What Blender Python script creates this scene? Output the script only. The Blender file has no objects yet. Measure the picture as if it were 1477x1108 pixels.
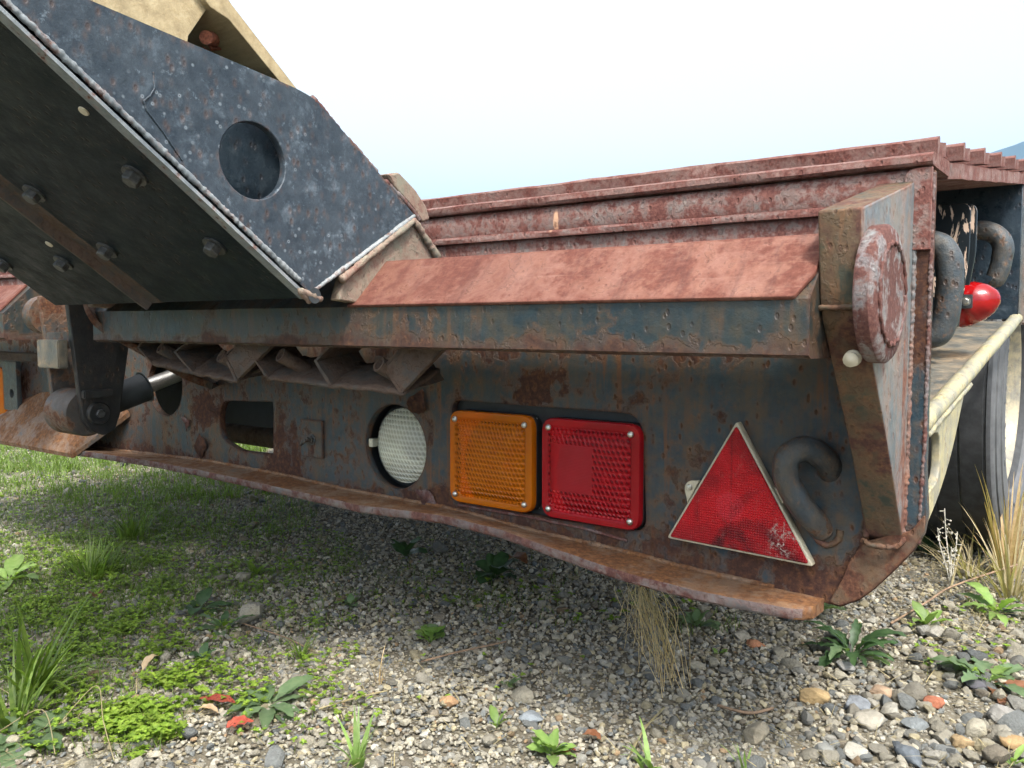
import bpy, bmesh, math, random
import numpy as np
from mathutils import Vector, Matrix, Quaternion, noise as mnoise

random.seed(7); rng = np.random.default_rng(7)
C = bpy.context.scene.collection
R = math.radians
sc = bpy.context.scene

# ------------------------------------------------------------------ camera
cam_data = bpy.data.cameras.new('camera'); cam = bpy.data.objects.new('camera', cam_data); C.objects.link(cam)
sc.camera = cam
CAM = Vector((0, -1.0, .58)); YAW, PITCH, FPX = R(37.3), R(4.0), 1223.0
cam.location = CAM; cam.rotation_euler = (R(90) - PITCH, 0, YAW)
cam_data.sensor_width = 36; cam_data.lens = 36 * FPX / 1477
cam_data.clip_start = .02; cam_data.clip_end = 9000

# ------------------------------------------------------------------ light
SUN_EL, SUN_AZ = 55.0, 130.0        # azimuth measured from +Y towards +X
w = bpy.data.worlds.new('World'); sc.world = w; w.use_nodes = True
nt = w.node_tree; nt.nodes.clear()
sky = nt.nodes.new('ShaderNodeTexSky'); sky.sky_type = 'NISHITA'; sky.sun_disc = False
sky.sun_elevation = R(SUN_EL); sky.sun_rotation = R(SUN_AZ); sky.air_density = 1.0; sky.dust_density = 6.0; sky.ozone_density = 1.0
hs = nt.nodes.new('ShaderNodeHueSaturation'); hs.inputs['Saturation'].default_value = .12
bg = nt.nodes.new('ShaderNodeBackground'); bg.inputs['Strength'].default_value = .15
wo = nt.nodes.new('ShaderNodeOutputWorld')
nt.links.new(sky.outputs[0], hs.inputs['Color']); nt.links.new(hs.outputs[0], bg.inputs['Color']); nt.links.new(bg.outputs[0], wo.inputs[0])
sun_d = bpy.data.lights.new('sun', 'SUN'); sun = bpy.data.objects.new('sun', sun_d); C.objects.link(sun)
sun_d.energy = 2.1; sun_d.angle = R(8); sun_d.color = (1, .95, .87)
sdir = Vector((math.sin(R(SUN_AZ)) * math.cos(R(SUN_EL)), math.cos(R(SUN_AZ)) * math.cos(R(SUN_EL)), math.sin(R(SUN_EL))))
sun.rotation_euler = sdir.to_track_quat('Z', 'Y').to_euler(); sun.location = (3, 3, 6)
sc.view_settings.view_transform = 'Standard'; sc.view_settings.look = 'None'; sc.view_settings.gamma = 1
sc.view_settings.use_curve_mapping = False; sc.view_settings.exposure = 1.62
sc.cycles.max_bounces = 8; sc.cycles.transmission_bounces = 6; sc.cycles.transparent_max_bounces = 6

# ------------------------------------------------------------------ measuring helper: photo pixel -> point on a real plane
_F = Vector((-math.sin(YAW) * math.cos(PITCH), math.cos(YAW) * math.cos(PITCH), -math.sin(PITCH)))
_R = Vector((math.cos(YAW), math.sin(YAW), 0)); _U = _R.cross(_F)
def at(px, py, ax=1, v=0.0):
    d = _F + _R * ((px - 738.5) / FPX) - _U * ((py - 554) / FPX)
    return CAM + d * ((v - CAM[ax]) / d[ax])
def gp(px, py): return at(px, py, 2, 0.0)
def xz(px, py, Y=0.0):
    p = at(px, py, 1, Y); return (p.x, p.z)
def yz(px, py, X):
    p = at(px, py, 0, X); return (p.y, p.z)

# ------------------------------------------------------------------ material helper
class G:
    def __init__(s, name):
        s.m = bpy.data.materials.new(name); s.m.use_nodes = True; s.t = s.m.node_tree; s.t.nodes.clear()
        s.out = s.t.nodes.new('ShaderNodeOutputMaterial'); s.p = s.t.nodes.new('ShaderNodeBsdfPrincipled')
        s.t.links.new(s.p.outputs[0], s.out.inputs[0])
        s.tc = s.t.nodes.new('ShaderNodeTexCoord'); s.co = s.tc.outputs['Object']
    def n(s, t): return s.t.nodes.new('ShaderNode' + t)
    def l(s, a, b): s.t.links.new(a, b)
    def set(s, inp, v):
        if isinstance(v, bpy.types.NodeSocket): s.l(v, inp)
        else:
            if hasattr(inp.default_value, '__len__') and not hasattr(v, '__len__'): v = (v,) * len(inp.default_value)
            if hasattr(v, '__len__') and len(inp.default_value) == 4 and len(v) == 3: v = (*v, 1)
            inp.default_value = v
    def P(s, k, v): s.set(s.p.inputs[k], v)
    def map(s, scale=(1, 1, 1), loc=(0, 0, 0), rot=(0, 0, 0), co=None):
        m = s.n('Mapping'); s.l(co or s.co, m.inputs[0]); m.inputs['Scale'].default_value = scale
        m.inputs['Location'].default_value = loc; m.inputs['Rotation'].default_value = rot; return m.outputs[0]
    def noise(s, scale, detail=5, rough=.6, co=None, dist=0.0):
        m = s.n('TexNoise'); s.l(co or s.co, m.inputs['Vector']); m.inputs['Scale'].default_value = scale
        m.inputs['Detail'].default_value = detail; m.inputs['Roughness'].default_value = rough; m.inputs['Distortion'].default_value = dist
        return m.outputs[0]
    def vor(s, scale, feat='F1', rnd=1.0, co=None, out='Distance'):
        m = s.n('TexVoronoi'); m.feature = feat; s.l(co or s.co, m.inputs['Vector']); m.inputs['Scale'].default_value = scale
        m.inputs['Randomness'].default_value = rnd; return m.outputs[out]
    def ramp(s, f, stops, interp='LINEAR'):
        m = s.n('ValToRGB'); s.l(f, m.inputs[0]); m.color_ramp.interpolation = interp
        e = m.color_ramp.elements
        while len(e) < len(stops): e.new(.5)
        for k, (p, c) in enumerate(stops):
            e[k].position = p; e[k].color = (c, c, c, 1) if not hasattr(c, '__len__') else (*c, 1)
        return m.outputs[0]
    def math(s, op, a, b=0.0, c=None):
        m = s.n('Math'); m.operation = op; s.set(m.inputs[0], a); s.set(m.inputs[1], b)
        if c is not None: s.set(m.inputs[2], c)
        return m.outputs[0]
    def mr(s, v, a, b, c=0.0, d=1.0):
        m = s.n('MapRange'); s.set(m.inputs[0], v)
        for k, x in enumerate((a, b, c, d)): m.inputs[k + 1].default_value = x
        m.interpolation_type = 'SMOOTHSTEP'; return m.outputs[0]
    def mix(s, f, a, b, mode='MIX'):
        m = s.n('Mix'); m.data_type = 'RGBA'; m.blend_type = mode; s.set(m.inputs[0], f); s.set(m.inputs[6], a); s.set(m.inputs[7], b)
        return m.outputs[2]
    def sep(s, v):
        m = s.n('SeparateXYZ'); s.l(v, m.inputs[0]); return m.outputs
    def comb(s, x, y, z):
        m = s.n('CombineXYZ'); s.set(m.inputs[0], x); s.set(m.inputs[1], y); s.set(m.inputs[2], z); return m.outputs[0]
    def blob(s, x, z, r, soft=.35, wob=.0, ys=1.0):
        """a roundish wear patch centred on (x, z), with a ragged outline"""
        q = s.sep(s.co); dx = s.math('SUBTRACT', q[0], x); dz = s.math('MULTIPLY', s.math('SUBTRACT', q[2], z), ys)
        d = s.math('SQRT', s.math('ADD', s.math('MULTIPLY', dx, dx), s.math('MULTIPLY', dz, dz)))
        if wob: d = s.math('ADD', d, s.math('MULTIPLY', s.math('SUBTRACT', s.noise(16, 7, .65), .5), wob))
        return s.mr(d, r * (1 - soft), r * (1 + soft), 1, 0)
    def bump(s, h, dist=.001, strength=1.0, prev=None):
        m = s.n('Bump'); m.inputs['Distance'].default_value = dist; m.inputs['Strength'].default_value = strength; s.l(h, m.inputs['Height'])
        if prev is not None: s.l(prev, m.inputs['Normal'])
        return m.outputs[0]
    def N(s, v): s.l(v, s.p.inputs['Normal'])

def metal(name, paint, paint2, rust_lo=.56, rust_hi=.60, scale=9, streak=0.0, spots=0.0, rustc=((.035, .014, .011), (.12, .045, .028), (.26, .11, .05)),
          dirt=None, dirt_amt=0.0, rough=.45, bumpd=.0012, spec=.26, blotch=None, bl_amt=0.0, extra=None, fine=1.0, speck=0.0, edge=0.0, runs=0.0, post=None):
    g = G(name)
    big = g.noise(scale, 9, .62, dist=.4)
    med = g.noise(scale * 4.3, 8, .65)
    f = g.math('ADD', g.math('MULTIPLY', big, .65), g.math('MULTIPLY', med, .35))
    if streak:
        st = g.noise(1, 6, .6, co=g.map((34, 34, 3)))
        f = g.math('ADD', g.math('MULTIPLY', f, 1 - streak), g.math('MULTIPLY', st, streak))
    if extra: f = extra(g, f)
    em = None
    if edge:      # paint worn off along the corners
        bv = g.n('Bevel'); bv.samples = 4; bv.inputs['Radius'].default_value = .0075; ge = g.n('NewGeometry')
        vm = g.n('VectorMath'); vm.operation = 'DOT_PRODUCT'; g.l(bv.outputs[0], vm.inputs[0]); g.l(ge.outputs['Normal'], vm.inputs[1])
        em = g.mr(g.math('SUBTRACT', 1.0, vm.outputs['Value']), .0, .22)
        f = g.math('ADD', f, g.math('MULTIPLY', em, edge * .16))
    mask = g.mr(f, rust_lo, rust_hi)
    tone = g.noise(5, 7, .7)
    pc = g.mix(g.mr(tone, .35, .65), paint, paint2)
    # scuffs and small tonal life in the paint
    pc = g.mix(g.mr(g.noise(60, 6, .7), .3, .75, .0, .35), pc, tuple(min(1, c * 1.9 + .01) for c in paint2))
    if dirt:
        ds = g.noise(1, 7, .7, co=g.map((22, 22, 2.2), loc=(3, 1, 4)))
        dm = g.math('MULTIPLY', g.mr(g.math('ADD', g.math('MULTIPLY', ds, .6), g.math('MULTIPLY', med, .4)), .42, .62), dirt_amt)
        pc = g.mix(dm, pc, dirt)
    if blotch:
        bn = g.math('MULTIPLY', g.mr(g.noise(38, 8, .75, dist=.2), .5, .7), g.mr(g.noise(4, 3), .35, .6, .25, 1))
        pc = g.mix(g.math('MULTIPLY', bn, bl_amt), pc, blotch)
    if speck:     # blistered dots: pale ring, dark crater
        dv = g.vor(88, co=g.map((1, 1, 1), loc=(.3, .2, .1))); dn = g.mr(g.noise(9, 4), .42, .62)
        pc = g.mix(g.math('MULTIPLY', g.math('MULTIPLY', g.mr(dv, .10, .26, 1, 0), dn), speck * .5), pc, (.26, .30, .33))
        pc = g.mix(g.math('MULTIPLY', g.math('MULTIPLY', g.mr(dv, .05, .09, 1, 0), dn), speck), pc, (.03, .02, .02))
        pc = g.mix(g.math('MULTIPLY', g.mr(g.noise(75, 5, .75), .6, .74), .55), pc, blotch)
    rn = g.noise(scale * 9, 9, .75)
    rc = g.ramp(rn, [(.3, rustc[0]), (.5, rustc[1]), (.72, rustc[2])])
    if runs:      # rusty water marks running down
        rs_ = g.noise(1, 5, .6, co=g.map((70, 70, 4.5), loc=(2, 5, 1)))
        rm = g.math('MULTIPLY', g.mr(rs_, .52, .64), g.mr(g.noise(6, 4), .42, .6))
        pc = g.mix(g.math('MULTIPLY', rm, runs), pc, tuple(x * .85 for x in rustc[2]))
    col = g.mix(mask, pc, rc)
    # a thin stained fringe round every rust patch
    fr = g.math('MULTIPLY', g.mr(f, rust_lo - .05, rust_lo), g.math('SUBTRACT', 1.0, mask)); col = g.mix(g.math('MULTIPLY', fr, .35), col, rustc[2])
    if post: col = post(g, col)
    h = g.math('SUBTRACT', g.math('MULTIPLY', rn, .5), g.math('MULTIPLY', g.mr(f, rust_lo - .005, rust_lo + .015), .55))
    if spots:
        sv = g.vor(95, co=g.map((1, 1, .6))); sn = g.mr(g.noise(11, 4), .36, .55)
        sm = g.math('MULTIPLY', g.mr(sv, .12, .24, 1, 0), sn)
        col = g.mix(g.math('MULTIPLY', sm, spots), col, rustc[0]); 
        halo = g.math('MULTIPLY', g.math('MULTIPLY', g.mr(sv, .15, .5, 1, 0), sn), spots * .45)
        col = g.mix(halo, col, rustc[2]); h = g.math('SUBTRACT', h, g.math('MULTIPLY', sm, .6))
    g.P('Base Color', col); g.P('Specular IOR Level', spec)
    g.P('Roughness', g.mix(mask, g.mr(med, .3, .7, rough - .08, rough + .12), .85))
    b = g.bump(h, bumpd); b = g.bump(g.noise(420, 3, .6), .0003 * fine, 1, b); b = g.bump(g.noise(28, 3, .5), .0022 * fine, .8, b)
    g.N(b); return g.m

def plain(name, col, rough=.5, metallic=0.0, nscale=80, var=.35, bd=.0004, spec=.5):
    g = G(name); k = g.noise(nscale, 6, .65)
    g.P('Base Color', g.mix(g.mr(k, .3, .7), tuple(c * (1 - var) for c in col), tuple(min(1, c * (1 + var)) for c in col)))
    g.P('Roughness', rough); g.P('Metallic', metallic); g.P('Specular IOR Level', spec); g.N(g.bump(k, bd)); return g.m

M = {}
RUSTY = ((.024, .011, .008), (.085, .035, .019), (.22, .10, .04))
def panel_extra(g, f):
    q = g.sep(g.co)
    # rust band under the hinge tube, along the bottom edge, and more of it on the left; a clean dark blue repaint by the loop
    top = g.math('MULTIPLY', g.mr(q[2], .515, .56, 0, .10), 1.0)
    bot = g.mr(q[2], .275, .325, .09, 0)
    left = g.mr(q[0], -1.7, -1.0, .028, 0)
    f = g.math('ADD', f, g.math('ADD', top, g.math('ADD', bot, left)))
    keep = g.math('MAXIMUM', g.blob(-.345, .42, .085, .25, .07, .8), g.blob(-.385, .50, .035, .3, .05))
    f = g.math('SUBTRACT', f, g.math('MULTIPLY', keep, .3))
    r1 = g.math('MAXIMUM', g.blob(-.36, .495, .02, .4, .03), g.blob(-.315, .46, .045, .4, .05))
    r1 = g.math('MAXIMUM', r1, g.blob(-.415, .468, .022, .4, .02))
    r1 = g.math('MAXIMUM', r1, g.blob(-.70, .49, .06, .5, .10, 2.4))
    r1 = g.math('MAXIMUM', r1, g.blob(-.235, .285, .07, .5, .08)); r1 = g.math('MAXIMUM', r1, g.blob(-.905, .30, .025, .4, .03))
    r1 = g.math('MAXIMUM', r1, g.math('MAXIMUM', g.blob(-1.56, .41, .04, .5, .08), g.blob(-1.30, .33, .045, .5, .09, .6)))
    return g.math('ADD', f, g.math('MULTIPLY', r1, .12))
M['panel'] = metal('weathered_blue_grey_paint', (.008, .026, .040), (.029, .042, .049), .548, .585, 13, .22, 1.0, ((.014, .007, .006), (.046, .020, .014), (.135, .058, .024)), (.085, .058, .034), .85, .38, bumpd=.0018, runs=.8, edge=1, extra=panel_extra)
M['flange'] = metal('orange_brown_rust_plate', (.06, .06, .06), (.10, .08, .065), .42, .56, 14, 0, .6, ((.035, .016, .010), (.12, .052, .022), (.25, .12, .045)), (.2, .13, .08), .6, .5)
M['edge'] = metal('maroon_flaking_edge', (.075, .07, .075), (.11, .095, .09), .46, .55, 18, 0, .3, ((.03, .012, .012), (.085, .036, .030), (.17, .09, .07)), None, 0, .5)
M['deckred'] = metal('worn_red_oxide_deck', (.13, .09, .078), (.17, .12, .105), .42, .58, 30, .0, .3, ((.045, .017, .015), (.12, .043, .034), (.22, .10, .08)), None, 0, .6, bumpd=.002, edge=.6)
def salmon_post(g, c):
    sc_ = g.mr(g.noise(1, 5, .7, co=g.map((9, 150, 150), rot=(0, .12, 0))), .56, .70); c = g.mix(g.math('MULTIPLY', sc_, .35), c, (.27, .155, .12))
    dk = g.mr(g.noise(1, 5, .7, co=g.map((45, 9, 9), rot=(0, .5, 0), loc=(3, 3, 3))), .52, .70); c = g.mix(g.math('MULTIPLY', dk, .45), c, (.05, .018, .016))
    return g.mix(g.mr(g.sep(g.co)[0], -.9, -.3, .35, 0), c, (.07, .024, .018))
def mark_post(g, c):
    x, z = xz(803, 320); return g.mix(g.blob(x, z, .0042, .3, .004, .28), c, (.50, .30, .19))
M['mottled'] = metal('mottled_red_and_grey_steel', (.13, .122, .115), (.175, .15, .135), .44, .54, 30, .12, .7, ((.055, .020, .017), (.125, .047, .038), (.22, .10, .08)), (.22, .12, .10), .6, .55, bumpd=.002, edge=1, post=mark_post)
M['tubetop'] = metal('salmon_red_oxide_plate', (.135, .052, .032), (.165, .076, .050), .42, .56, 12, .0, .35, ((.065, .021, .015), (.11, .036, .024), (.175, .074, .052)), (.21, .12, .10), .5, .5, bumpd=.0008, edge=1, post=salmon_post)
def tube_extra(g, f):
    q = g.sep(g.co); return g.math('ADD', f, g.mr(q[2], .554, .575, .12, 0))
M['tube'] = metal('dark_green_grey_tube_paint', (.004, .014, .021), (.014, .023, .025), .57, .68, 12, .0, .25, ((.016, .008, .006), (.042, .018, .012), (.11, .050, .022)), (.050, .037, .020), .7, .40, runs=.45, edge=.6, extra=tube_extra, spec=.4)
M['post'] = metal('olive_grey_rusted_post', (.022, .032, .026), (.046, .045, .032), .47, .56, 14, .15, .5, ((.03, .014, .012), (.075, .034, .026), (.18, .09, .045)), (.10, .075, .04), .7, .55, edge=.5, runs=.6)
M['cheek'] = metal('pale_weathered_blue_plate', (.05, .075, .092), (.12, .13, .13), .54, .59, 9, .5, .5, ((.055, .024, .02), (.13, .06, .042), (.25, .14, .095)), (.17, .14, .11), .7, .42, edge=.7, runs=.4)
M['pin'] = metal('worn_maroon_pin_cap', (.12, .14, .155), (.19, .19, .18), .44, .52, 30, .25, .3, ((.04, .016, .015), (.09, .036, .029), (.16, .08, .064)), None, 0, .5, edge=1)
M['ramp_side'] = metal('speckled_slate_ramp_side', (.015, .022, .030), (.030, .039, .048), .70, .72, 14, 0, .25, RUSTY, None, 0, .42, bumpd=.0007, blotch=(.17, .21, .245), bl_amt=.5, fine=1.2, speck=.85, edge=.9)
M['ramp_under'] = metal('dark_green_black_ramp_underside', (.0025, .0060, .0095), (.007, .012, .015), .74, .80, 6, 0, .12, RUSTY, (.025, .030, .027), .2, .5, spec=.10)
M['ramp_edge'] = metal('grey_blue_bevel_edge', (.10, .115, .125), (.18, .19, .19), .60, .64, 30, 0, .7, ((.03, .014, .012), (.12, .05, .035), (.2, .1, .07)), None, 0, .45)
M['seat'] = metal('brown_lichen_bracket', (.095, .088, .07), (.15, .135, .10), .46, .60, 22, 0, .7, ((.06, .03, .025), (.16, .085, .065), (.25, .16, .12)), (.2, .13, .11), .5, .75)
M['bracket'] = metal('dull_brown_grey_cast_bracket', (.032, .030, .029), (.060, .050, .043), .50, .62, 20, 0, .3, ((.022, .014, .010), (.055, .032, .021), (.12, .065, .04)), (.11, .08, .06), .5, .8)
M['lug'] = metal('near_black_greasy_lug', (.010, .012, .014), (.022, .022, .02), .66, .74, 8, 0, .2, RUSTY, (.05, .035, .03), .3, .5)
M['lugedge'] = metal('rubbed_lug_edge', (.035, .033, .03), (.065, .056, .05), .52, .6, 16, 0, .2, RUSTY, None, 0, .5)
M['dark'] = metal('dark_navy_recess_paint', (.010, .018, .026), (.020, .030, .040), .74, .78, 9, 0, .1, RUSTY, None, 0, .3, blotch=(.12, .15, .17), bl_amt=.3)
M['frame'] = plain('dark_chassis_steel', (.022, .026, .028), .6, nscale=12)
M['shelf'] = metal('scuffed_grey_shelf', (.06, .068, .068), (.11, .105, .09), .58, .68, 7, 0, .2, ((.10, .06, .03), (.24, .15, .08), (.36, .24, .13)), (.32, .24, .15), .5, .42)
M['cream'] = metal('dirty_cream_side_paint', (.15, .145, .115), (.21, .20, .16), .62, .69, 14, .2, .5, ((.09, .05, .03), (.22, .13, .06), (.4, .28, .14)), (.40, .34, .17), .75, .5)
M['ring'] = metal('gun_grey_loop_bar', (.018, .028, .036), (.042, .050, .055), .60, .66, 22, 0, .35, RUSTY, (.10, .075, .05), .6, .36, bumpd=.0022, fine=2)
M['boltm'] = plain('dull_bolt_steel', (.05, .05, .048), .5, .3, 150, .5, .0006)
M['boltrust'] = plain('orange_rusted_bolt', (.24, .075, .04), .85, 0, 200, .5, .001)
M['screw'] = plain('stainless_screw', (.55, .53, .48), .3, .9, 400, .2, .0001)
M['black'] = plain('black_rubber_housing', (.012, .014, .016), .55, 0, 60, .3)
M['oldwhite'] = plain('yellowed_plastic_rim', (.42, .37, .27), .45, 0, 60, .12)
M['chrome'] = plain('lamp_reflector_bowl', (.92, .92, .88), .30, .7, 60, .04, .0001)
M['tyre'] = plain('dusty_tyre_rubber', (.028, .029, .031), .75, 0, 40, .35, .0006)
M['tyreside'] = plain('grey_dusty_sidewall', (.085, .087, .09), .8, 0, 30, .2, .0004)
M['rimwhite'] = metal('white_wheel_paint', (.13, .125, .105), (.18, .17, .145), .66, .74, 10, 0, .2, ((.12, .07, .04), (.3, .18, .09), (.45, .3, .15)), (.5, .42, .25), .6, .4)
M['weld'] = metal('weld_metal', (.09, .085, .085), (.15, .13, .12), .45, .6, 40, 0, 0, ((.08, .03, .025), (.2, .08, .05), (.34, .17, .1)), None, 0, .5, bumpd=.0015)

M['cornerrust'] = metal('scabby_brown_corner_rust', (.03, .034, .03), (.06, .055, .042), .44, .56, 16, .1, .6, ((.02, .009, .007), (.075, .030, .018), (.17, .08, .04)), (.10, .07, .035), .7, .6, bumpd=.0025, edge=.6)
def plywood():
    g = G('weathered_tan_board'); k = g.noise(1, 8, .7, co=g.map((8, 60, 60))); s2 = g.noise(300, 4, .7)
    c = g.ramp(k, [(.3, (.20, .15, .08)), (.55, (.32, .25, .14)), (.75, (.40, .33, .20))])
    c = g.mix(g.mr(s2, .5, .7, 0, .5), c, (.24, .17, .08)); c = g.mix(g.mr(g.noise(7, 6), .58, .7, 0, .5), c, (.2, .15, .09))
    g.P('Base Color', c); g.P('Roughness', .8); g.N(g.bump(s2, .0006)); return g.m
M['board'] = plywood()

def lens(name, col, deep, cell=.0085, reflex=None, trans=.55, field=None, bd=.0026, body=None):
    """moulded plastic lamp lens: coloured, studded, see-through to the reflector bowl"""
    g = G(name); q = g.sep(g.co)
    hexc = g.comb(g.math('ADD', g.math('MULTIPLY', q[0], 1 / cell), g.math('MULTIPLY', q[2], .5 / cell)), 0.0, g.math('MULTIPLY', q[2], .90 / cell))
    v = g.vor(1.0, rnd=.0, co=hexc)
    h = g.mr(v, .12, .55, 1, 0)
    def rect(x0, x1, z0, z1, e=.0008):
        return g.math('MULTIPLY', g.math('MULTIPLY', g.mr(q[0], x0, x0 + e), g.mr(q[0], x1 - e, x1, 1, 0)), g.math('MULTIPLY', g.mr(q[2], z0, z0 + e), g.mr(q[2], z1 - e, z1, 1, 0)))
    if reflex:
        ins = rect(*reflex); fine = g.vor(1.0, rnd=0, co=g.map((480, 0, 480)))
        h = g.mix(ins, h, g.mr(fine, 0, .6, .45, .3))
    if field: fm = rect(*field, .002); h = g.math('ADD', g.math('MULTIPLY', h, fm), g.math('MULTIPLY', g.math('SUBTRACT', 1.0, fm), .55))
    # tinted shell: part of the light passes to the bowl behind, part is scattered by the moulded studs and their dust
    k = g.mr(g.noise(40, 5), .4, .7, 0, .5); c = g.mix(k, col, deep)
    thick = g.math('SUBTRACT', 1.0, h)
    tint = g.mix(thick, c, g.mix(1.0, g.mix(1.0, c, c, 'MULTIPLY'), (.55, .55, .55), 'MULTIPLY'))
    g.P('Base Color', g.mix(1.0, c, body or (.55, .55, .55), 'MULTIPLY')); g.P('Roughness', .14); g.P('IOR', 1.5); g.N(g.bump(h, bd, 1.0))
    tr = g.n('BsdfTransparent'); g.l(tint, tr.inputs[0]); mx = g.n('MixShader'); g.l(g.math('ADD', trans - .12, g.math('MULTIPLY', h, .24)), mx.inputs[0])
    g.l(g.p.outputs[0], mx.inputs[1]); g.l(tr.outputs[0], mx.inputs[2]); g.l(mx.outputs[0], g.out.inputs[0]); return g.m
M['amber'] = lens('amber_lens', (.95, .33, .012), (.90, .24, .008), .0066, body=(.80, .62, .5), field=(-.866, -.728, .314, .437))
M['red'] = lens('red_lens', (.88, .030, .05), (.78, .018, .035), .0072, (-.683, -.611, .345, .412), body=(.62, .42, .42), field=(-.689, -.552, .314, .437))
M['clear'] = lens('clear_lens', (.95, .94, .80), (.80, .79, .64), .0072, trans=.40, body=(.75, .75, .75))
def tri_lens():
    g = G('cracked_red_reflector'); q = g.sep(g.co)
    v = g.vor(1.0, rnd=0, co=g.comb(g.math('MULTIPLY', q[0], 330), 0.0, g.math('MULTIPLY', q[2], 330)))
    apex = g.mr(g.math('ADD', g.math('ABSOLUTE', g.math('SUBTRACT', q[0], -.411)), 0.0), .0, .002, .6, 1)
    k = g.mr(g.noise(14, 6, .6, dist=1.2), .38, .6)
    low = g.mr(g.math('ADD', q[2], g.math('MULTIPLY', g.noise(22, 5), .04)), .335, .375)
    c = g.mix(g.math('MULTIPLY', g.math('ADD', g.math('MULTIPLY', k, .55), g.math('MULTIPLY', low, .55)), apex), (.06, .002, .004), (.40, .003, .007))
    dd = g.blob(-.412, .356, .018, .12)
    c = g.mix(g.math('MULTIPLY', dd, .3), c, (.5, .03, .045))
    bare = g.math('MULTIPLY', g.blob(-.347, .325, .014, .5, .03, .6), g.mr(g.noise(120, 6, .75, dist=1), .5, .62)); c = g.mix(bare, c, (.30, .24, .21))
    c = g.mix(g.math('MULTIPLY', g.mr(g.noise(90, 6, .7), .56, .72), .18), c, (.3, .18, .16))
    g.P('Base Color', c); g.P('Roughness', .38); g.P('Specular IOR Level', .25)
    g.N(g.bump(g.mr(v, 0, .6, 1, 0), .0007)); return g.m
M['tri'] = tri_lens()
M['marker'] = lens('side_marker_lens', (.42, .006, .008), (.34, .006, .008), .02, trans=.15, bd=.0003, body=(.6, .5, .5))
def peeled():
    g = G('black_paint_peeling_to_tan'); k = g.noise(1, 6, .6, co=g.map((60, 60, 12)), dist=.5); q = g.sep(g.co)
    m = g.math('MULTIPLY', g.mr(k, .55, .57), g.mr(q[2], .60, .64))
    g.P('Base Color', g.mix(m, (.013, .017, .02), (.55, .40, .30))); g.P('Roughness', g.mix(m, .25, .6)); g.N(g.bump(g.math('SUBTRACT', 1.0, m), .0008)); return g.m
M['peel'] = peeled()

# ------------------------------------------------------------------ object helpers
def tag(o, label=None, cat=None, group=None, kind=None):
    for k, v in (('label', label), ('category', cat), ('group', group), ('kind', kind)):
        if v: o[k] = v
    return o
def empty(name, loc=(0, 0, 0)):
    o = bpy.data.objects.new(name, None); o.location = loc; o.empty_display_size = .1; C.objects.link(o); return o
def link(name, me, mat, parent=None, smooth=False, auto=None):
    o = bpy.data.objects.new(name, me)
    if mat is not None and not me.materials: me.materials.append(mat)
    C.objects.link(o)
    if parent is not None:
        o.parent = parent
        off = Vector(parent.location); pp = parent.parent
        if parent.type == 'EMPTY': o.location = -off        # meshes are written in place coordinates
    if smooth or auto:
        for p in me.polygons: p.use_smooth = True
        if auto: 
            try: me.set_sharp_from_angle(angle=R(auto))
            except Exception: pass
    return o
def from_bm(name, bm, mat, parent=None, smooth=False, auto=None):
    me = bpy.data.meshes.new(name); bmesh.ops.recalc_face_normals(bm, faces=bm.faces); bm.to_mesh(me); bm.free()
    return link(name, me, mat, parent, smooth, auto)
def rough_up(bm, amp, scale, keep=None):
    for v in bm.verts:
        n = mnoise.noise_vector(v.co * scale); v.co += n * amp
def rounded(pts, r, seg=5):
    """round the corners of a 2D outline; r a number or list"""
    out = []; n = len(pts)
    for i, p in enumerate(pts):
        ri = r[i] if hasattr(r, '__len__') else r
        a = Vector(pts[i - 1]) - Vector(p); b = Vector(pts[(i + 1) % n]) - Vector(p); p = Vector(p)
        k = min(ri, a.length * .48, b.length * .48)
        if k < 1e-5: out.append(tuple(p)); continue
        s, e = p + a.normalized() * k, p + b.normalized() * k
        for j in range(seg + 1):
            t = j / seg; out.append(tuple(s * (1 - t) ** 2 + p * 2 * t * (1 - t) + e * t * t))
    return out
def circle(cx, cz, r, n=40, rz=None): return [(cx + r * math.cos(2 * math.pi * i / n), cz + (rz or r) * math.sin(2 * math.pi * i / n)) for i in range(n)]
def plate(name, outline, a, b, mat, parent=None, plane='XZ', holes=(), bevel=.0015):
    """flat plate with holes: outline in (x,z) between y=a..b, or in (y,z) between x=a..b (plane 'YZ'), or (x,y) between z (plane 'XY')"""
    cu = bpy.data.curves.new(name, 'CURVE'); cu.dimensions = '2D'; cu.fill_mode = 'BOTH'
    for loop in [outline] + list(holes):
        sp = cu.splines.new('POLY'); sp.points.add(len(loop) - 1); sp.use_cyclic_u = True
        for i, p in enumerate(loop): sp.points[i].co = (p[0], p[1], 0, 1)
    cu.extrude = abs(b - a) / 2 - bevel; cu.bevel_depth = bevel; cu.bevel_resolution = 1; cu.offset = -bevel
    tmp = bpy.data.objects.new('tmp', cu); C.objects.link(tmp)
    me = bpy.data.meshes.new_from_object(tmp.evaluated_get(bpy.context.evaluated_depsgraph_get()))
    bpy.data.objects.remove(tmp); bpy.data.curves.remove(cu)
    mid = (a + b) / 2
    for v in me.vertices:
        x, y, z = v.co
        v.co = (x, mid - z, y) if plane == 'XZ' else ((mid + z, x, y) if plane == 'YZ' else (x, y, mid + z))
    me.materials.clear(); me.name = name
    if plane == 'XZ' or True:
        bm = bmesh.new(); bm.from_mesh(me); bmesh.ops.remove_doubles(bm, verts=bm.verts, dist=1e-6); bmesh.ops.recalc_face_normals(bm, faces=bm.faces); bm.to_mesh(me); bm.free()
    return link(name, me, mat, parent)
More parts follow.
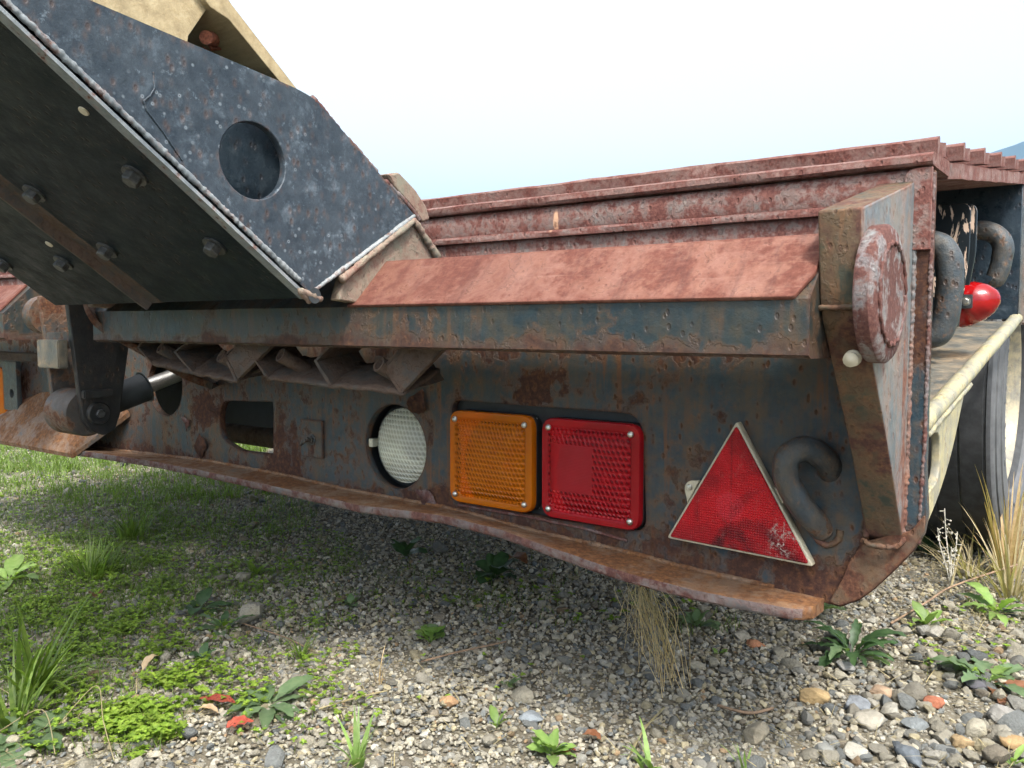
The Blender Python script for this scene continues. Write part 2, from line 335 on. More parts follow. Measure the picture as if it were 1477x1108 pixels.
def box_bm(x0, x1, y0, y1, z0, z1, bev=.0015, bm=None):
    own = bm is None; b2 = bmesh.new()
    vs = [b2.verts.new((x, y, z)) for x in (x0, x1) for y in (y0, y1) for z in (z0, z1)]
    for f in ((0, 1, 3, 2), (4, 6, 7, 5), (0, 4, 5, 1), (2, 3, 7, 6), (0, 2, 6, 4), (1, 5, 7, 3)): b2.faces.new([vs[i] for i in f])
    if bev: bmesh.ops.bevel(b2, geom=b2.edges[:], offset=bev, segments=2, affect='EDGES')
    if own: return b2
    me = bpy.data.meshes.new('t'); b2.to_mesh(me); b2.free(); bm.from_mesh(me); bpy.data.meshes.remove(me); return bm
def box(name, x0, x1, y0, y1, z0, z1, mat, parent, bev=.0015): return from_bm(name, box_bm(x0, x1, y0, y1, z0, z1, bev), mat, parent)
def prism_x(name, prof, x0, x1, mat, parent, seg=1, amp=0.0, fs=9, smooth=None):
    """profile in (y,z) swept along X with ragged irregularity"""
    bm = bmesh.new(); rings = []
    for i in range(seg + 1):
        x = x0 + (x1 - x0) * i / seg; r = []
        for k, (y, z) in enumerate(prof):
            d = mnoise.noise_vector(Vector((x * fs, y * 40 + k * 3, z * 40))) * amp
            r.append(bm.verts.new((x, y + d.y, z + d.z)))
        rings.append(r)
    n = len(prof)
    for i in range(seg):
        for k in range(n): bm.faces.new((rings[i][k], rings[i][(k + 1) % n], rings[i + 1][(k + 1) % n], rings[i + 1][k]))
    bm.faces.new(rings[0]); bm.faces.new(rings[-1][::-1])
    return from_bm(name, bm, mat, parent, auto=smooth)
def tube_bm(path, rad, n=14, bm=None, amp=0.0, cap=True, fs=60):
    bm = bm or bmesh.new(); P = [Vector(p) for p in path]; rings = []
    up = Vector((0, 0, 1))
    t0 = (P[1] - P[0]).normalized(); u = t0.cross(up); u = u.normalized() if u.length > .05 else Vector((1, 0, 0))
    for i, p in enumerate(P):
        t = (P[min(i + 1, len(P) - 1)] - P[max(i - 1, 0)]).normalized()
        u = (u - t * u.dot(t)).normalized(); v = t.cross(u); r = rad[i] if hasattr(rad, '__len__') else rad
        ring = []
        for k in range(n):
            a = 2 * math.pi * k / n; q = p + (u * math.cos(a) + v * math.sin(a)) * r
            if amp: q = q + (q - p).normalized() * mnoise.noise(q * fs) * amp
            ring.append(bm.verts.new(q))
        rings.append(ring)
    for i in range(len(P) - 1):
        for k in range(n): bm.faces.new((rings[i][k], rings[i][(k + 1) % n], rings[i + 1][(k + 1) % n], rings[i + 1][k]))
    if cap: bm.faces.new(rings[0][::-1]); bm.faces.new(rings[-1])
    return bm
def smooth_path(pts, sub=8):
    P = [Vector(p) for p in pts]; out = []
    for i in range(len(P) - 1):
        p0, p1, p2, p3 = P[max(i - 1, 0)], P[i], P[i + 1], P[min(i + 2, len(P) - 1)]
        for j in range(sub):
            t = j / sub; out.append(.5 * ((2 * p1) + (p2 - p0) * t + (2 * p0 - 5 * p1 + 4 * p2 - p3) * t * t + (3 * p1 - p0 - 3 * p2 + p3) * t ** 3))
    out.append(P[-1]); return out
def weld(pts, rad, parent, mat='weld', name='weld_bead', amp=.5):
    """a lumpy bead laid along a path"""
    P = []; pts = [Vector(p) for p in pts]
    for a, b in zip(pts, pts[1:]):
        n = max(2, int((b - a).length / (rad * .55)))
        P += [a.lerp(b, i / n) for i in range(n)]
    P.append(pts[-1]); rr = [rad * (1 + .07 * math.sin(i * 1.6) + .35 * mnoise.noise(p * 45)) for i, p in enumerate(P)]
    return from_bm(name, tube_bm(P, rr, 8, amp=rad * amp * .5, fs=260), M[mat], parent, smooth=True)
def lathe(name, prof, centre, axis, mat, parent, n=32, smooth=40):
    """profile (radius, along axis) turned about an axis"""
    bm = bmesh.new(); ax = Vector(axis).normalized(); q = ax.to_track_quat('Z', 'Y'); rings = []; c = Vector(centre)
    for r, h in prof:
        if r < 1e-6: rings.append([bm.verts.new(c + ax * h)]); continue
        rings.append([bm.verts.new(c + q @ Vector((r * math.cos(2 * math.pi * k / n), r * math.sin(2 * math.pi * k / n), h))) for k in range(n)])
    for a, b in zip(rings, rings[1:]):
        for k in range(n):
            k2 = (k + 1) % n
            if len(a) == 1: bm.faces.new((a[0], b[k], b[k2]))
            elif len(b) == 1: bm.faces.new((a[k], b[0], a[k2]))
            else: bm.faces.new((a[k], b[k], b[k2], a[k2]))
    return from_bm(name, bm, mat, parent, auto=smooth)
def hex_bolt(centre, axis, r, h, mat, parent, name='bolt', shank=0.0):
    bm = bmesh.new(); ax = Vector(axis).normalized(); q = ax.to_track_quat('Z', 'Y'); c = Vector(centre); rot = random.uniform(0, 1)
    def disc(rad, n, z0, z1, cham=0):
        lv = [(rad, z0), (rad, z1 - cham), (rad * .86 if cham else rad, z1)]
        rs = [[bm.verts.new(c + q @ Vector((a * math.cos(2 * math.pi * k / n + rot), a * math.sin(2 * math.pi * k / n + rot), z))) for k in range(n)] for a, z in lv]
        for A, B in zip(rs, rs[1:]):
            for k in range(n): bm.faces.new((A[k], A[(k + 1) % n], B[(k + 1) % n], B[k]))
        bm.faces.new(rs[-1]); bm.faces.new(rs[0][::-1])
    disc(r * 1.45, 20, -.001, h * .22); disc(r, 6, h * .22, h, h * .15)
    if shank: disc(r * .5, 14, h, h + shank)
    return from_bm(name, bm, mat, parent)

# ================================================================== THE SETTING
def ground_mat():
    g = G('dirt_between_gravel'); k = g.noise(9, 8, .65); f = g.noise(160, 6, .7)
    v = g.vor(150); vc = g.vor(150, out='Color')
    dirt = g.mix(g.mr(k, .35, .65), (.085, .072, .05), (.15, .13, .09))
    st = g.ramp(g.sep(vc)[0], [(0, (.10, .09, .07)), (.4, (.20, .19, .155)), (1, (.32, .30, .25))])
    near = g.mix(g.mr(v, .25, .45, 1, 0), dirt, st)
    q = g.sep(g.co)
    d = g.math('SQRT', g.math('ADD', g.math('MULTIPLY', q[0], q[0]), g.math('MULTIPLY', q[1], q[1])))
    grass = g.mix(g.mr(g.noise(1.2, 8, .7), .35, .65), (.07, .11, .025), (.15, .19, .05))
    far = g.math('MULTIPLY', g.mr(d, 3.2, 7), g.mr(g.noise(.5, 5), .35, .55, .5, 1))
    g.P('Base Color', g.mix(far, near, grass)); g.P('Roughness', .95)
    b = g.bump(v, .004, .8); g.N(g.bump(f, .003, .7, b)); return g.m
def make_ground():
    bm = bmesh.new(); xs = [-4000, -400, -60, -14] + list(np.linspace(-6, 2, 90)) + [14, 60, 400, 4000]; ys = [-4000, -300, -40, -6] + list(np.linspace(-2, 5, 80)) + [12, 40, 300, 4000]
    V = [[bm.verts.new((x, y, 0 if abs(x) > 8 or abs(y) > 7 else .006 * mnoise.noise(Vector((x * 3, y * 3, 0))) + .003 * mnoise.noise(Vector((x * 11, y * 11, 5))) - .004)) for y in ys] for x in xs]
    for i in range(len(xs) - 1):
        for j in range(len(ys) - 1): bm.faces.new((V[i][j], V[i + 1][j], V[i + 1][j + 1], V[i][j + 1]))
    return tag(from_bm('ground', bm, ground_mat(), smooth=True), kind='structure')
make_ground()

def hill():
    g = G('wooded_hillside'); k = g.noise(.02, 8, .65)
    g.P('Base Color', g.mix(g.mr(k, .35, .65), (.012, .028, .03), (.022, .042, .042))); g.P('Roughness', 1)
    bm = bmesh.new(); D = 2600.0; nA, nR = 140, 16; rows = []
    for i in range(nA):
        a = R(-60 + 150 * i / (nA - 1))          # bearing from +Y towards +X
        deg = math.degrees(a)
        peak = 600 * math.exp(-((deg - 2) / 24.0) ** 2) + 230 * math.exp(-((deg - 50) / 20) ** 2)
        row = []
        for j in range(nR):
            t = j / (nR - 1); r = D * (.55 + .9 * t); h = math.sin(math.pi * min(1, t * 1.1) * .5) ** 1.2 if t < .55 else math.cos((t - .55) / .45 * math.pi / 2) ** .8
            p = Vector((r * math.sin(a), r * math.cos(a), 0)); nz = mnoise.fractal(p * .0035, 1, 2, 6) * .10 + 1
            row.append(bm.verts.new((p.x, p.y, max(-5, peak * h * nz + 14 * mnoise.noise(p * .02) * h * min(1, peak / 60) - 3))))
        rows.append(row)
    for i in range(nA - 1):
        for j in range(nR - 1): bm.faces.new((rows[i][j], rows[i + 1][j], rows[i + 1][j + 1], rows[i][j + 1]))
    tag(from_bm('hill', bm, g.m, smooth=True), kind='structure')
hill()

# ================================================================== THE TRAILER
T = empty('low_bed_trailer', (-1.45, 2.0, 0))
tag(T, 'rusty dark blue low bed trailer with folded ramps and tail lamps', 'trailer')
XR, XL = -.197, -2.70
SL = .121                      # the rear deck climbs away from the camera
# ---- rear panel
bot = [(-2.68, .285), (-2.11, .277), (-1.83, .286), (-1.55, .292), (-1.28, .290), (-1.13, .283), (-.88, .282), (-.71, .269), (-.57, .265), (-.47, .258), (-.31, .252)]
corner = [xz(*p) for p in ((1190, 870), (1212, 876), (1240, 866), (1262, 850), (1290, 824), (1316, 797), (1332, 772), (1337, 745))]
outline = bot + corner + [(XR + .001, .42), (XR, .60), (XR, .744), (XL, .744)]
slot = rounded([xz(322, 578), xz(394, 580), xz(394, 656), xz(345, 650), xz(318, 632), xz(316, 598)], [.02, .006, .006, .02, .03, .03], 6)
rnd_c = (xz(572, 645)[0] - .004, xz(572, 645)[1])
h_round = circle(rnd_c[0], rnd_c[1], .071, 44)
rec = rounded([xz(651, 577), xz(926, 598), xz(932, 768), xz(792, 748), xz(655, 722)], [.018, .03, .02, .01, .02], 6)
h_pipe = circle(xz(238, 556)[0], xz(238, 556)[1], .066, 32)
h_far = rounded([(-2.58, .33), (-2.42, .33), (-2.42, .46), (-2.58, .46)], .015)
rail = plate('rear_panel', outline, 0, .014, M['panel'], T, holes=[slot, h_round, rec, h_pipe, h_far], bevel=.0012)
# ---- bottom flange, bent in places
zt = [(-2.12, .288), (-1.83, .294), (-1.66, .297), (-1.46, .296), (-1.19, .290), (-1.03, .286), (-.93, .291), (-.845, .294), (-.74, .289), (-.643, .276), (-.535, .263), (-.44, .2585), (-.35, .2590), (-.302, .2600)]
def interp(tab, x): return float(np.interp(x, [a for a, b in tab], [b for a, b in tab]))
zj = [(-2.12, .281), (-1.55, .298), (-1.28, .295), (-1.13, .288), (-.88, .287), (-.71, .274), (-.57, .270), (-.47, .262), (-.31, .258)]
bm = bmesh.new(); rings = []; N_ = 220
for i in range(N_ + 1):
    x = -2.12 + (1.82) * i / N_
    e = max(0, (x + .325) / .025); yf = -.060 + .018 * e ** 2 + .0015 * mnoise.noise(Vector((x * 25, 0, 0)))
    zo, zi = interp(zt, x), interp(zj, x) + .001
    th = .0145 + .001 * mnoise.noise(Vector((x * 18, 3, 1)))
    prof = [(-.0005, zi), (yf * .5, (zo + zi) / 2 - .0004), (yf + .0035, zo), (yf + .0008, zo - .0012), (yf, zo - .004), (yf + .0003, zo - th + .003), (yf + .003, zo - th), (-.0005, zi - th)]
    rings.append([bm.verts.new((x, y + .0007 * mnoise.noise(Vector((x * 60, k, 2))), z + .0007 * mnoise.noise(Vector((x * 60, k, 9))))) for k, (y, z) in enumerate(prof)])
for i in range(N_):
    for k in range(8): bm.faces.new((rings[i][k], rings[i][(k + 1) % 8], rings[i + 1][(k + 1) % 8], rings[i + 1][k]))
bm.faces.new(rings[0]); bm.faces.new(rings[-1][::-1])
fl = from_bm('bottom_flange', bm, M['flange'], T, auto=40); fl['label'] = 'orange brown bent bottom flange'
fl.data.materials.append(M['edge'])
for p in fl.data.polygons:
    if abs(p.normal.y) > .7: p.material_index = 1
weld([(-2.1 + i * .06, -.001, interp(zj, -2.1 + i * .06) + .002) for i in range(30)], .0035, T, 'flange')
# bent strap under the lamps
sp = [xz(x, y, -.006) for x, y in ((664, 726), (760, 741), (850, 764), (905, 778))]
# ---- upper edge of the rear: deck nose, mottled face, ledge, ribs
prism_x('deck_nose', [(-.006, .7495), (-.0085, .753), (-.008, .760), (-.003, .7625), (.08, .7645), (.08, .748), (.012, .7485)], XL, XR - .0005, M['deckred'], T, 160, .0012, 11, 35)
prism_x('upper_face', [(.002, .7475), (-.001, .742), (-.0022, .731), (-.002, .721), (.000, .7135), (.012, .7135), (.012, .7475)], XL, XR - .013, M['mottled'], T, 120, .0009, 13, 60)
prism_x('step_ledge', [(-.014, .7125), (-.0155, .709), (-.0148, .7035), (-.0085, .7015), (-.0080, .655), (-.0005, .655), (-.0005, .7125)], XL, -.235, M['mottled'], T, 160, .0012, 12, 35)
plate('end_filler', rounded([(-.226, .66), (-.198, .66), (-.198, .7475), (-.226, .7475)], [.001, .001, .001, .02]), -.0045, .0, M['mottled'], T, bevel=.001)
# ---- deck plate and ribs
def deckz(y): return .7645 + SL * y
bm = bmesh.new()
for (x0, x1) in ((XL, XR - .001),):
    a = [(x0, .08, .746), (x1, .08, .746), (x1, 2.4, .746 + SL * 2.32), (x0, 2.4, .746 + SL * 2.32)]
    lo = [bm.verts.new(p) for p in a]; hi = [bm.verts.new((p[0], p[1], p[2] + .018)) for p in a]
    bm.faces.new(lo[::-1]); bm.faces.new(hi)
    for k in range(4): bm.faces.new((lo[k], lo[(k + 1) % 4], hi[(k + 1) % 4], hi[k]))
bmesh.ops.subdivide_edges(bm, edges=[e for e in bm.edges if abs((e.verts[0].co - e.verts[1].co).y) > 1], cuts=60)
for v in bm.verts:
    if v.co.x > XR - .01: v.co += Vector((mnoise.noise(v.co * 30) * .003, 0, mnoise.noise(v.co * 40) * .002))
from_bm('deck_plate', bm, M['deckred'], T)
rib_me = None
for i in range(15):
    y = .022 + .1485 * i; z = deckz(y)
    if rib_me is None:
        o = prism_x('deck_rib', [(0, -.004), (-.001, .013), (.0015, .0155), (.011, .0165), (.0135, .014), (.0135, .010), (.045, .011), (.045, -.004)], XL + .01, XR - .002, M['deckred'], T, 150, .0016, 14, 35)
        rib_me = o.data
        for v in rib_me.vertices: v.co.y += mnoise.noise(Vector((v.co.x * 6, 1, 1))) * .002
    else: o = link('deck_rib', rib_me, None, T)
    o.location = Vector(o.location) + Vector((mnoise.noise(Vector((i, 5, 5))) * .004 if i else 0, y, z)); o.rotation_euler.x = math.atan(SL)
# level deck farther forward and the chassis beams below
box('forward_deck', XL, XR, 2.4, 7.5, 1.0, 1.045, M['deckred'], T, .003)
for x in (-.95, -1.95): box('chassis_beam', x - .06, x + .06, .03, 7.4, .44, .735, M['frame'], T, .002)
for y in (.45, 1.05, 2.2, 3.1): box('cross_member', XL + .1, -.45, y, y + .07, .47, .70, M['frame'], T, .002)
pb = tube_bm([(-2.6, .30, at(355, 626, 1, .30).z - .004), (-1.9, .30, at(355, 626, 1, .30).z), (-1.6, .30, at(355, 626, 1, .30).z - .002), (-1.0, .30, at(355, 626, 1, .30).z + .006)], .026, 18); from_bm('cross_pipe', pb, M['bracket'], T, smooth=True)
for k in range(3):
    p = smooth_path([(-1.75 + .03 * k, .2, .62), (-1.60 + .03 * k, .22, .50), (-1.45 + .03 * k, .24, .44), (-1.2, .28, .43)]); from_bm('hose', tube_bm(p, .011, 10), M['frame'], T, smooth=True)

# ---- hinge tube
def octo(y0, y1, z0, z1, c0, c1):   # front face y0 from z0..z1
    return [(y0, z0), (y0, z1), (y0 + c1, z1 + c1), (y1 - c1, z1 + c1), (y1, z1), (y1, z0), (y1 - c0, z0 - c0), (y0 + c0, z0 - c0 * .6)]
tp = octo(-.216, -.035, .552, .604, .006, .061)
prism_x('hinge_tube', tp, -1.575, -.2550, M['tube'], T, 90, .0006, 6)
prism_x('hinge_tube', tp, -2.66, -1.96, M['tube'], T, 40, .0006, 6)
# salmon cover plate lying on the front upper chamfer, its outer end cut back
def cover(x0, x1, cut):
    n = Vector((0, -1, 1)).normalized(); u = Vector((0, 1, 1)).normalized(); base = Vector((0, -.216, .604))
    pts = rounded([(x0, -.002), (x1 - cut, -.002), (x1, .03), (x1, .0865), (x0, .0865)], [.001, .004, .004, .002, .001])
    bm = bmesh.new(); nx = 70
    o = plate('cover_plate', pts, 0, .005, M['tubetop'], T, 'XZ', bevel=.001)
    for v in o.data.vertices:
        x, y, z = v.co; v.co = Vector((x, 0, 0)) + base + u * z + n * (.0052 - y) + n * .0008 * mnoise.noise(Vector((x * 8, 0, z * 20)))
    return o
cover(-.875, -.2565, .012); cover(-2.64, -1.98, 0)
lathe('end_boss', [(0, 0), (.026, 0), (.026, .012), (.022, .016), (0, .016)], (-.2705, -.125, .578), (1, 0, 0), M['post'], T, 8)

# ---- hinge post (tapered cheek plate standing off the panel)
XC = -.2155; XCL = -.2545
prof = [yz(1243, 299, XC), yz(1245, 450, XC), yz(1276, 612, XC), (-.004, yz(1310, 770, XC)[1]), (-.001, yz(1310, 770, XC)[1] - .008), (-.0005, yz(1327, 262, XC)[1] - .002), (-.02, yz(1322, 264, XC)[1] - .004)]
y0 = prof[0][0]
post = plate('hinge_post', rounded(prof, [.003, .02, .05, 0, 0, 0, .004]), XCL, XC, M['post'], T, 'YZ', bevel=.0022)
post.data.materials.append(M['cheek'])
for p in post.data.polygons:
    if p.normal.x > .6: p.material_index = 1
post['label'] = 'olive and rust tapered hinge post'
zb = prof[1][1]
weld([(XCL - .001, prof[1][0] - .0005, zb + .004), (XC, prof[1][0] - .0005, zb + .005)], .0032, T, 'post')
weld([(XC + .001, -.001, .735), (XC + .001, -.001, .60), (XC + .0005, -.001, .45), (XC - .001, -.001, .345)], .0030, T, 'cheek', amp=1.3)
weld([(XR - .001, .001, .742), (XR - .001, .001, .60), (XR - .001, .001, .45), (XR - .004, .001, .34)], .0022, T, 'edge', amp=1.2)
# pin cap on the outer face
pc = at(1287, 424, 0, XC + .018)
cap = lathe('pin_cap', [(0, 0), (.0635, 0), (.0645, .002), (.0645, .013), (.061, .0165), (.045, .0185), (.03, .0175), (0, .0185)], (XC - .001, pc.y + .004, pc.z), (1, 0, 0), M['pin'], T, 56)
wv = []
for i in range(60):
    a = 2 * math.pi * i / 59; r = .047 + .002 * math.sin(i * 2.1); wv.append((XC + .0175, pc.y + .004 + r * math.cos(a), pc.z + r * math.sin(a)))
from_bm('weld_ring', tube_bm(wv, .0022, 6, amp=.001, fs=300), M['pin'], cap, smooth=True).location = (0, 0, 0)
gn = at(1215, 518, 1, -.205); gn = Vector((gn.x, -.205, gn.z))
lathe('grease_nipple', [(0, 0), (.008, 0), (.008, .004), (.0055, .005), (.0055, .009), (.007, .011), (.007, .014), (.003, .017), (0, .018)], (gn.x, yz(1250, 518, XC)[0] + .002, gn.z), (.1, -1, -.1), M['oldwhite'], T, 12)

# rust-scabbed corner plate in which the post ends
fp = [xz(x, y, -.004) for x, y in ((1196, 868), (1214, 838), (1226, 808), (1246, 782), (1284, 772), (1314, 766), (1334, 742), (1334, 768), (1316, 795), (1290, 822), (1262, 848), (1240, 864), (1212, 874))]
plate('corner_plate', rounded(fp, .004), -.006, -.0005, M['cornerrust'], T, bevel=.0012)
weld(smooth_path([(XCL - .002, -.012, .338), (XCL + .010, -.016, .3345), (XC - .006, -.014, .336), (XC + .002, -.004, .345)], 6), .0030, T, 'cornerrust')
weld([(XCL - .001, -.002, .70), (XCL - .001, -.002, .34)], .0035, T, 'post', amp=1.2)
# ---- lamps
def lamp_square(name, lab, x0, x1, z0, z1, mat, screws):
    e = empty(name, (0, 0, 0)); e.parent = T; e.location = -Vector(T.location); e['label'] = lab
    def lk(o): o.location = (0, 0, 0); return o
    r = .020
    out = rounded([(x0, z0), (x1, z0), (x1, z1), (x0, z1)], r, 6)
    lk(plate('housing', out, .030, .036, M['black'], e, bevel=.002))
    inn = rounded([(x0 + .003, z0 + .003), (x1 - .003, z0 + .003), (x1 - .003, z1 - .003), (x0 + .003, z1 - .003)], r, 6)
    lk(plate('housing', out, .0002, .030, M['black'], e, holes=[inn], bevel=.0006))
    # moulded lens: a skirt, a flat margin, a raised studded field
    bm = bmesh.new(); rings = []
    cx, cz = (x0 + x1) / 2, (z0 + z1) / 2
    def ring(inset, y, rr):
        pts = rounded([(x0 + inset, z0 + inset), (x1 - inset, z0 + inset), (x1 - inset, z1 - inset), (x0 + inset, z1 - inset)], rr, 6)
        return [bm.verts.new((p[0], y, p[1])) for p in pts]
    rs = [ring(0, -.0005, r), ring(0, -.008, r), ring(.0012, -.0105, r), ring(.012, -.0118, r * .8), ring(.0145, -.0098, r * .7), ring(.017, -.0128, r * .6), ring(.035, -.0155, r * .6), ring(.055, -.0165, .01)]
    for a, b in zip(rs, rs[1:]):
        n = len(a)
        for k in range(n): bm.faces.new((a[k], a[(k + 1) % n], b[(k + 1) % n], b[k]))
    bm.faces.new(rs[-1])
    L = lk(from_bm('lens', bm, mat, e, auto=50))
    # reflector bowl behind the lens
    bm = bmesh.new(); nx = 14; g_ = []
    for i in range(nx + 1):
        row = []
        for j in range(nx + 1):
            u, v = i / nx * 2 - 1, j / nx * 2 - 1; d = min(1, math.hypot(u, v) / 1.25)
            row.append(bm.verts.new((cx + u * ((x1 - x0) / 2 - .004), -.0015 + .0 * d, cz + v * ((z1 - z0) / 2 - .004))))
        g_.append(row)
    for i in range(nx):
        for j in range(nx): bm.faces.new((g_[i][j], g_[i + 1][j], g_[i + 1][j + 1], g_[i][j + 1]))
    for v in bm.verts:
        d = math.hypot((v.co.x - cx - .012) / .115, (v.co.z - cz + .012) / .115); v.co.y = .0285 - .027 * min(1, d * d) ** 1.0
    o = lk(from_bm('reflector', bm, M['chrome'], e, smooth=True))
    lk(lathe('bulb', [(.005, 0), (.008, .006), (.0085, .012), (.005, .0165), (0, .018)], (cx + .012, .0265, cz - .012), (0, -1, 0), M['oldwhite'], e, 16))
    for sx, sz in screws:
        lk(lathe('screw', [(.0, .0042), (.0022, .0040), (.0040, .0028), (.0046, .001), (.0046, 0)], (sx, -.0118, sz), (0, -1, 0), M['screw'], e, 14))
    return e
am = lamp_square('turn_signal_lamp', 'square amber turn signal lamp', -.877, -.7165, .3035, .4475, M['amber'], [(x, z) for x in (-.864, -.730) for z in (.3165, .434)])
rd = lamp_square('brake_lamp', 'square red brake lamp with small reflex panel', -.7005, -.5405, .3035, .4475, M['red'], [(x, z) for x in (-.687, -.554) for z in (.3165, .434)])
plate('lamp_backing', rounded([(-.91, .27), (-.51, .27), (-.51, .48), (-.91, .48)], .01), .0145, .045, M['black'], T)
# round reversing lamp, recessed behind its hole
e = empty('reversing_lamp'); e.parent = T; e.location = -Vector(T.location); e['label'] = 'round clear reversing lamp'
rc = Vector((rnd_c[0] + .002, 0, rnd_c[1]))
for nm, pr, mt in (('lens', [(.064, 0), (.0635, .006), (.056, .012), (.040, .0175), (.02, .0205), (0, .0215)], 'clear'), ('reflector', [(.062, .004), (.05, -.008), (.035, -.017), (.02, -.022), (0, -.024)], 'chrome'), ('housing', [(.069, -.03), (.069, .002), (.0645, .004), (.0645, -.026), (0, -.028)], 'black')):
    lathe(nm, pr, rc + Vector((0, .026, 0)), (0, -1, 0), M[mt], e, 48).location = (0, 0, 0)
plate('housing', circle(rc.x, rc.z, .085, 32), .045, .05, M['black'], e).location = (0, 0, 0)
lathe('housing', [(.084, .0), (.084, .032), (.083, .032), (.083, 0)], (rc.x, .046, rc.z), (0, -1, 0), M['black'], e, 32).location = (0, 0, 0)
o = box('clip', rc.x - .070, rc.x - .060, .004, .02, rc.z - .006, rc.z + .008, M['screw'], e, .001); o.location = (0, 0, 0)
# far left amber lamp
e = empty('turn_signal_lamp'); e.parent = T; e.location = -Vector(T.location); e['label'] = 'orange lamp at the far left end'
plate('lens', rounded([(-2.58, .335), (-2.435, .335), (-2.435, .465), (-2.58, .465)], .015), -.03, -.004, M['amber'], e, bevel=.004).location = (0, 0, 0)
plate('reflector', rounded([(-2.555, .34), (-2.46, .34), (-2.46, .455), (-2.555, .455)], .015), .001, .006, M['chrome'], e).location = (0, 0, 0)
plate('housing', rounded([(-2.60, .32), (-2.41, .32), (-2.41, .47), (-2.60, .47)], .015), .0145, .04, M['black'], e).location = (0, 0, 0)

# ---- triangular reflector
e = empty('triangle_reflector'); e.parent = T; e.location = -Vector(T.location); e['label'] = 'cracked red triangular reflector in a cream frame'
A, B, D_ = Vector(xz(1063, 607, -.012)), Vector(xz(962, 776, -.012)), Vector(xz(1174, 818, -.012))
ctr = (A + B + D_) / 3
def tri(s): return [tuple(ctr + (p - ctr) * s) for p in (B, D_, A)]
fr = plate('frame', rounded(tri(1.0), .005, 4), -.013, -.0005, M['oldwhite'], e, bevel=.0015); fr.location = (0, 0, 0)
plate('lens', rounded(tri(.945), .004, 4), -.0155, -.0115, M['tri'], e, bevel=.0012).location = (0, 0, 0)
ear = Vector(xz(997, 705, -.006))
def lobe(c, r, d): 
    n = Vector((-d.y, d.x)); return rounded([tuple(c + d * r * 2.6), tuple(c + d * r * .6 - n * 0), tuple(c - n * r - d * 0), tuple(c - n * r - d * 0 + d * .001)], .002)
dirl = (A - B).normalized(); nrm = Vector((-dirl.y, dirl.x))
plate('mounting_ear', rounded([tuple(ear - dirl * .020 - nrm * .006), tuple(ear - dirl * .004 + nrm * .009), tuple(ear + dirl * .006 + nrm * .009), tuple(ear + dirl * .016 - nrm * .004)], [.002, .007, .007, .002]), -.007, -.001, M['oldwhite'], e, bevel=.001).location = (0, 0, 0)
es = Vector(xz(994, 703, -.008)); lathe('screw', [(0, .003), (.003, .0025), (.0045, 0)], (es.x, -.0068, es.y), (0, -1, 0), M['screw'], e, 12).location = (0, 0, 0)
dirr = (D_ - A).normalized(); nr = Vector((-dirr.y, dirr.x)); er2 = A + (D_ - A) * .52
plate('mounting_ear', rounded([tuple(er2 - dirr * .012 - nr * .002), tuple(er2 - dirr * .002 + nr * .0055), tuple(er2 + dirr * .008 + nr * .0055), tuple(er2 + dirr * .014 - nr * .002)], [.002, .004, .004, .002]), -.007, -.001, M['oldwhite'], e, bevel=.001).location = (0, 0, 0)
lathe('centre_boss', [(.006, 0), (.006, .0008), (.002, .001), (.0015, .003), (0, .0034)], (ctr.x, -.0154, ctr.y + .002), (0, -1, 0), M['tri'], e, 20).location = (0, 0, 0)

# ---- lashing loop on the panel
lp = smooth_path([at(1200, 684, 1, .012), at(1190, 662, 1, -.010), at(1162, 647, 1, -.030), at(1136, 660, 1, -.040), at(1136, 695, 1, -.036), at(1160, 735, 1, -.022), at(1188, 766, 1, .006)], 8)
from_bm('lashing_loop', tube_bm(lp, .0145, 20, amp=.0007, fs=50), M['ring'], T, smooth=True)
wp = [at(1170, 768, 1, -.001), at(1190, 786, 1, -.001), at(1208, 780, 1, -.001), at(1212, 765, 1, -.001)]
weld(smooth_path([tuple(p) for p in wp], 4), .004, T, 'post')
weld([Vector((a, -.001, b)) for a, b in (xz(662, 728), xz(760, 745), xz(850, 764), xz(905, 780))], .0022, T, 'pin', 'lamp_sill')
prism_x('cross_member', [(.17, at(355, 612, 1, .18).z), (.19, at(355, 612, 1, .18).z), (.19, .70), (.17, .70)], -2.6, -.95, M['frame'], T)
# ---- cover tag with a wing bolt
c0, c1 = xz(434, 604, -.004), xz(466, 662, -.004)
tg = plate('cover_tag', rounded([(c0[0], c1[1]), (c1[0], c1[1]), (c1[0], c0[1]), (c0[0], c0[1])], .002), -.006, -.0005, M['panel'], T, bevel=.0008)
b0 = at(450, 634, 1, -.006); hex_bolt(b0, (0, -1, 0), .007, .006, M['ring'], T, 'bolt', .012)
from_bm('wing_nut', tube_bm([b0 + Vector((-.018, -.010, -.009)), b0 + Vector((-.008, -.012, -.002)), b0 + Vector((.003, -.012, .004))], [.003, .004, .003], 8), M['ring'], T, smooth=True)
lathe('drain_plug', [(0, .001), (.006, .001), (.006, 0)], (xz(565, 713)[0], -.0005, xz(565, 713)[1]), (0, -1, 0), M['frame'], T, 14)

